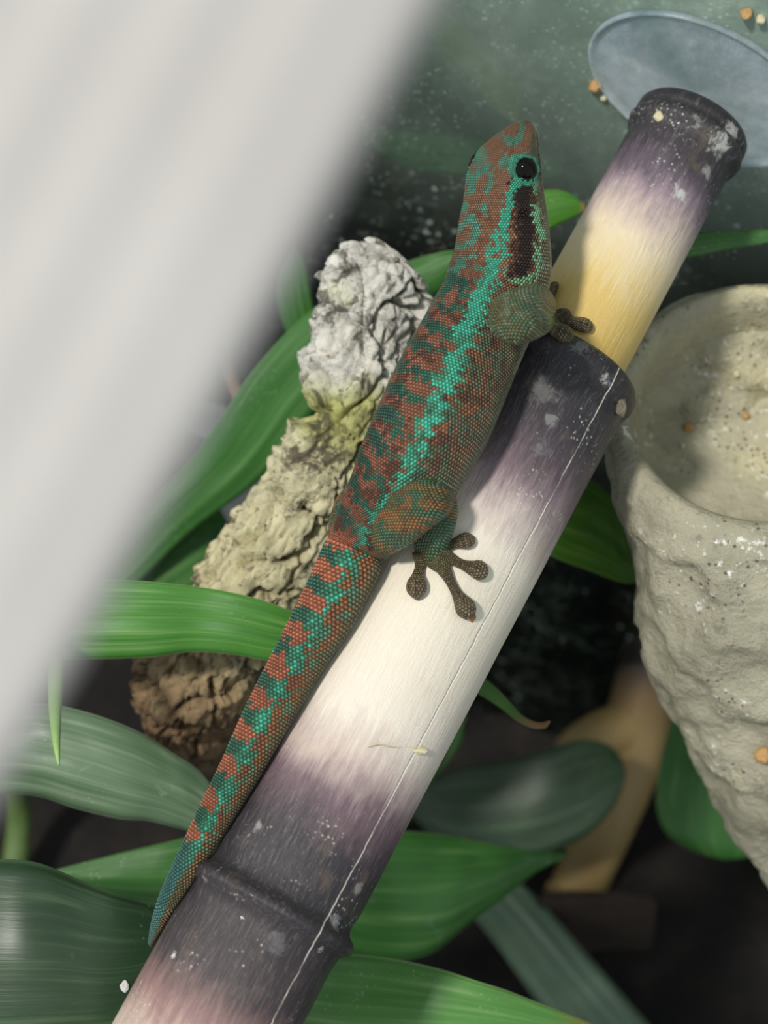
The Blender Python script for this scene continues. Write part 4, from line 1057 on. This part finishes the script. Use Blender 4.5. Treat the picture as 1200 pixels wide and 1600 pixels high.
# ------------------------------------------------------------------ beyond the glass, lower right, with solid stand-ins for reflections
stick_m, nt, b = new_mat('tan_bamboo')
tc = N(nt, 'ShaderNodeTexCoord'); al = N(nt, 'ShaderNodeAttribute', attribute_name='along').outputs['Fac']
fz = mathn(nt, 'ADD', al, mathn(nt, 'MULTIPLY_ADD', noise_t(nt, tc.outputs['Object'], 6, 4), .1, -.05))
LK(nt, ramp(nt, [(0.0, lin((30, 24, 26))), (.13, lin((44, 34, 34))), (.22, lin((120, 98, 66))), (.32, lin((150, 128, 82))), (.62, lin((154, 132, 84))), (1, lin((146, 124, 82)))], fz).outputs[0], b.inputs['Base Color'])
b.inputs['Roughness'].default_value = .5
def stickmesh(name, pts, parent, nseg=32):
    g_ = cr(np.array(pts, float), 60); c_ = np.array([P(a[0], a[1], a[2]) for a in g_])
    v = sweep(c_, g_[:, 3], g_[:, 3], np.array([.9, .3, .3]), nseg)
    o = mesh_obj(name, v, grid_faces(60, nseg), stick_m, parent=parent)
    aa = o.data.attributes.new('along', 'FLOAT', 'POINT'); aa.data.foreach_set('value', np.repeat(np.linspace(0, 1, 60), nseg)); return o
bq = foot(890, 1420, -1.89)
stk = empty('reflection_stake', bq, 'tan forked bamboo stake standing in for a bamboo reflection in the glass under the bowl', 'bamboo stake')  # solid forked bamboo added in place of a reflection in the pane
fx = to_px(bq)
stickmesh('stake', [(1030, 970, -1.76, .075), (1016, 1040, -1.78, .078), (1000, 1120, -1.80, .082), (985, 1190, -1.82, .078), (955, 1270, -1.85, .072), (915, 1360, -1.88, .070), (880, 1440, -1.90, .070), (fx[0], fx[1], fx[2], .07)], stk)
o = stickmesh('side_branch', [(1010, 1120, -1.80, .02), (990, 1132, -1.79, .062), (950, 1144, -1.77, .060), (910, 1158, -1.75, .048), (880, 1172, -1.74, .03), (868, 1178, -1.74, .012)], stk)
o.data.attributes['along'].data.foreach_set('value', np.full(len(o.data.vertices), .45))

bq = foot(560, 1330, -1.7)
pl4 = empty('outer_plant', bq, 'plant beyond the glass with a dark rounded leaf and a strap leaf standing in for a reflection', 'plant')
fx = to_px(bq)
stem(pl4, [(660, 1250, -1.6, .014), (600, 1290, -1.65, .02), (fx[0], fx[1] - 60, fx[2] + .05, .022), (fx[0], fx[1] + 10, fx[2], .024)], stem_m)
leaf(pl4, [(640, 1240, 640, 1270, -1.58), (720, 1200, 700, 1330, -1.54), (790, 1190, 775, 1345, -1.52), (850, 1172, 850, 1335, -1.5), (905, 1156, 915, 1305, -1.5), (945, 1162, 955, 1265, -1.5), (966, 1180, 970, 1235, -1.5), (976, 1204, 976, 1210, -1.5)], glossy, .1, 'dark rounded leaf', k=15)
leaf(pl4, [(660, 1345, 680, 1320, -1.62), (700, 1390, 760, 1338, -1.6), (762, 1458, 842, 1408, -1.58), (815, 1530, 915, 1490, -1.56), (868, 1600, 985, 1570, -1.55), (930, 1690, 1060, 1660, -1.55), (1010, 1770, 1090, 1740, -1.55), (1070, 1800, 1075, 1798, -1.55)], leaf_mat('pale_edged', (50, 78, 50), (82, 110, 80), (176, 192, 180), .3, None, .5, .2, .15, .4), .08, 'grey-green strap leaf with pale edges, standing in for a reflection', fold=.02, k=16)  # added leaf shaped like the mirror image of a leaf in the glass
leaf(pl4, [(620, 1420, 640, 1330, -1.62), (560, 1440, 620, 1260, -1.6), (590, 1330, 680, 1200, -1.6), (650, 1250, 720, 1160, -1.6), (700, 1180, 720, 1130, -1.6), (725, 1120, 727, 1118, -1.6)], mid, .1, 'plain green leaf', k=17)
bq = foot(1300, 1150, -1.3)
pl5 = empty('round_leaf_plant', bq, 'green plant beyond the glass with a rounded leaf hanging below the bowl', 'plant')
fx = to_px(bq)
stem(pl5, [(1190, 1080, -1.28, .012), (1260, 1100, -1.28, .016), (1300, 1160, -1.3, .02), (fx[0], fx[1] - 80, fx[2] + .05, .022), (fx[0], fx[1] + 10, fx[2], .024)], stem_m)
leaf(pl5, [(1120, 1050, 1190, 1080, -1.26), (1066, 1095, 1200, 1120, -1.24), (1043, 1150, 1215, 1165, -1.22), (1030, 1205, 1222, 1210, -1.2), (1026, 1255, 1220, 1262, -1.2), (1038, 1296, 1210, 1305, -1.2), (1070, 1322, 1190, 1332, -1.21), (1110, 1336, 1150, 1340, -1.22)], mid, .12, 'rounded green leaf', k=18)

# dark bark slab standing in front of the stake's foot
sp_ = [L2W(P(x_, y_, -1.55)) for x_, y_ in [(838, 1440), (850, 1400), (890, 1392), (935, 1396), (985, 1394), (1020, 1410), (1030, 1450)]]
zz_ = [(p_.x, p_.y, p_.z) for p_ in sp_] + [(sp_[-1].x + .02, sp_[-1].y, -.08), (sp_[0].x - .02, sp_[0].y, -.08)]
yb = np.mean([p_.y for p_ in sp_]); zz_ = [(a_, yb, c_) for a_, b_, c_ in zz_]
kk = len(zz_)
sv = zz_ + [(a_, b_ + .03, c_) for a_, b_, c_ in zz_]
o = mesh_obj('bark_slab', sv, [tuple(range(kk)), tuple(range(2 * kk - 1, kk - 1, -1))] + [(i, (i + 1) % kk, kk + (i + 1) % kk, kk + i) for i in range(kk)], plain_mat('dark_bark', (62, 50, 40), .9, 8, .4, .7, .03), smooth=False, world=False)
md = o.modifiers.new('bevel', 'BEVEL'); md.width = .012; md.segments = 2
tag(o, 'dark bark slab hiding the foot of the tan stake', 'bark')
# blurred foliage beyond the upper glass
bq = tuple(L2W(P(560, -140, -.75)))
pl6 = empty('hanging_foliage', bq, 'blurred trailing plant hanging beyond the filmed upper glass', 'plant')
stem(pl6, [(560, -140, -.75, .02), (600, -60, -.76, .016), (640, 0, -.78, .012)], stem_m)
leaf(pl6, [(625, 5, 655, -15, -.78), (650, 38, 690, 15, -.79), (690, 78, 735, 52, -.80), (735, 125, 782, 100, -.82), (770, 165, 810, 145, -.84), (805, 190, 808, 188, -.85)], olive_leaf, .08, 'yellow-green narrow leaf', k=19)
leaf(pl6, [(560, 190, 570, 220, -.9), (640, 208, 640, 262, -.9), (710, 212, 715, 272, -.9), (780, 225, 785, 280, -.92), (840, 245, 842, 285, -.94), (880, 265, 880, 268, -.95)], mid, .08, 'green leaf behind the gecko head', k=20)
leaf(pl6, [(800, -120, 900, -140, -.9), (790, -20, 960, -40, -.95), (820, 70, 980, 50, -1.0), (880, 150, 1010, 140, -1.05), (960, 210, 1000, 205, -1.1), (1000, 230, 1002, 229, -1.1)], leaf_mat('grey_green', (60, 84, 66), (84, 110, 88), (120, 142, 120), .5, None, .3, .05, .2), .1, 'wide grey-green leaf', k=21)

# ------------------------------------------------------------------ white strip of the terrarium frame close to the lens
strip_m, nt, b = new_mat('white_plastic')
tc = N(nt, 'ShaderNodeTexCoord')
LK(nt, ramp(nt, [(.3, lin((174, 171, 168))), (.7, lin((180, 178, 175)))], noise_t(nt, tc.outputs['Object'], 5, 3)).outputs[0], b.inputs['Base Color'])
b.inputs['Roughness'].default_value = .55
pA, pB = P(-240, 1630, 2.08), P(870, -365, 2.08)
dl = unit(pB - pA); nside = unit(np.cross(dl, np.array([0, 0, 1.]))); nside = nside if nside[0] < 0 else -nside
upn = unit(np.cross(nside, dl)); upn = upn if upn[2] > 0 else -upn
sec = []
W_ = .25
nx = 90
for i in range(nx):
    x_ = W_ * i / (nx - 1)
    e_ = min(x_, W_ - x_)
    h = .0007 * math.cos(2 * math.pi * x_ / .05) - .012 * math.exp(-(e_ / .006))
    sec.append((x_, h))
sec += [(W_, -.03), (0, -.03)]
sec = np.array(sec)
v = []
for f_ in np.linspace(0, 1, 24):
    bow = .006 * math.sin(math.pi * f_)
    c_ = pA + (pB - pA) * f_ - nside * bow
    v += [c_ + nside * a + upn * h for a, h in sec]
fs_o = empty('terrarium_hood', tuple(L2W(pA)))
mesh_obj('edge_strip', v, grid_faces(24, len(sec)), strip_m, parent=fs_o)
o = fs_o
tag(o, 'blurred white plastic edge of the terrarium hood crossing the upper corner', 'hood')
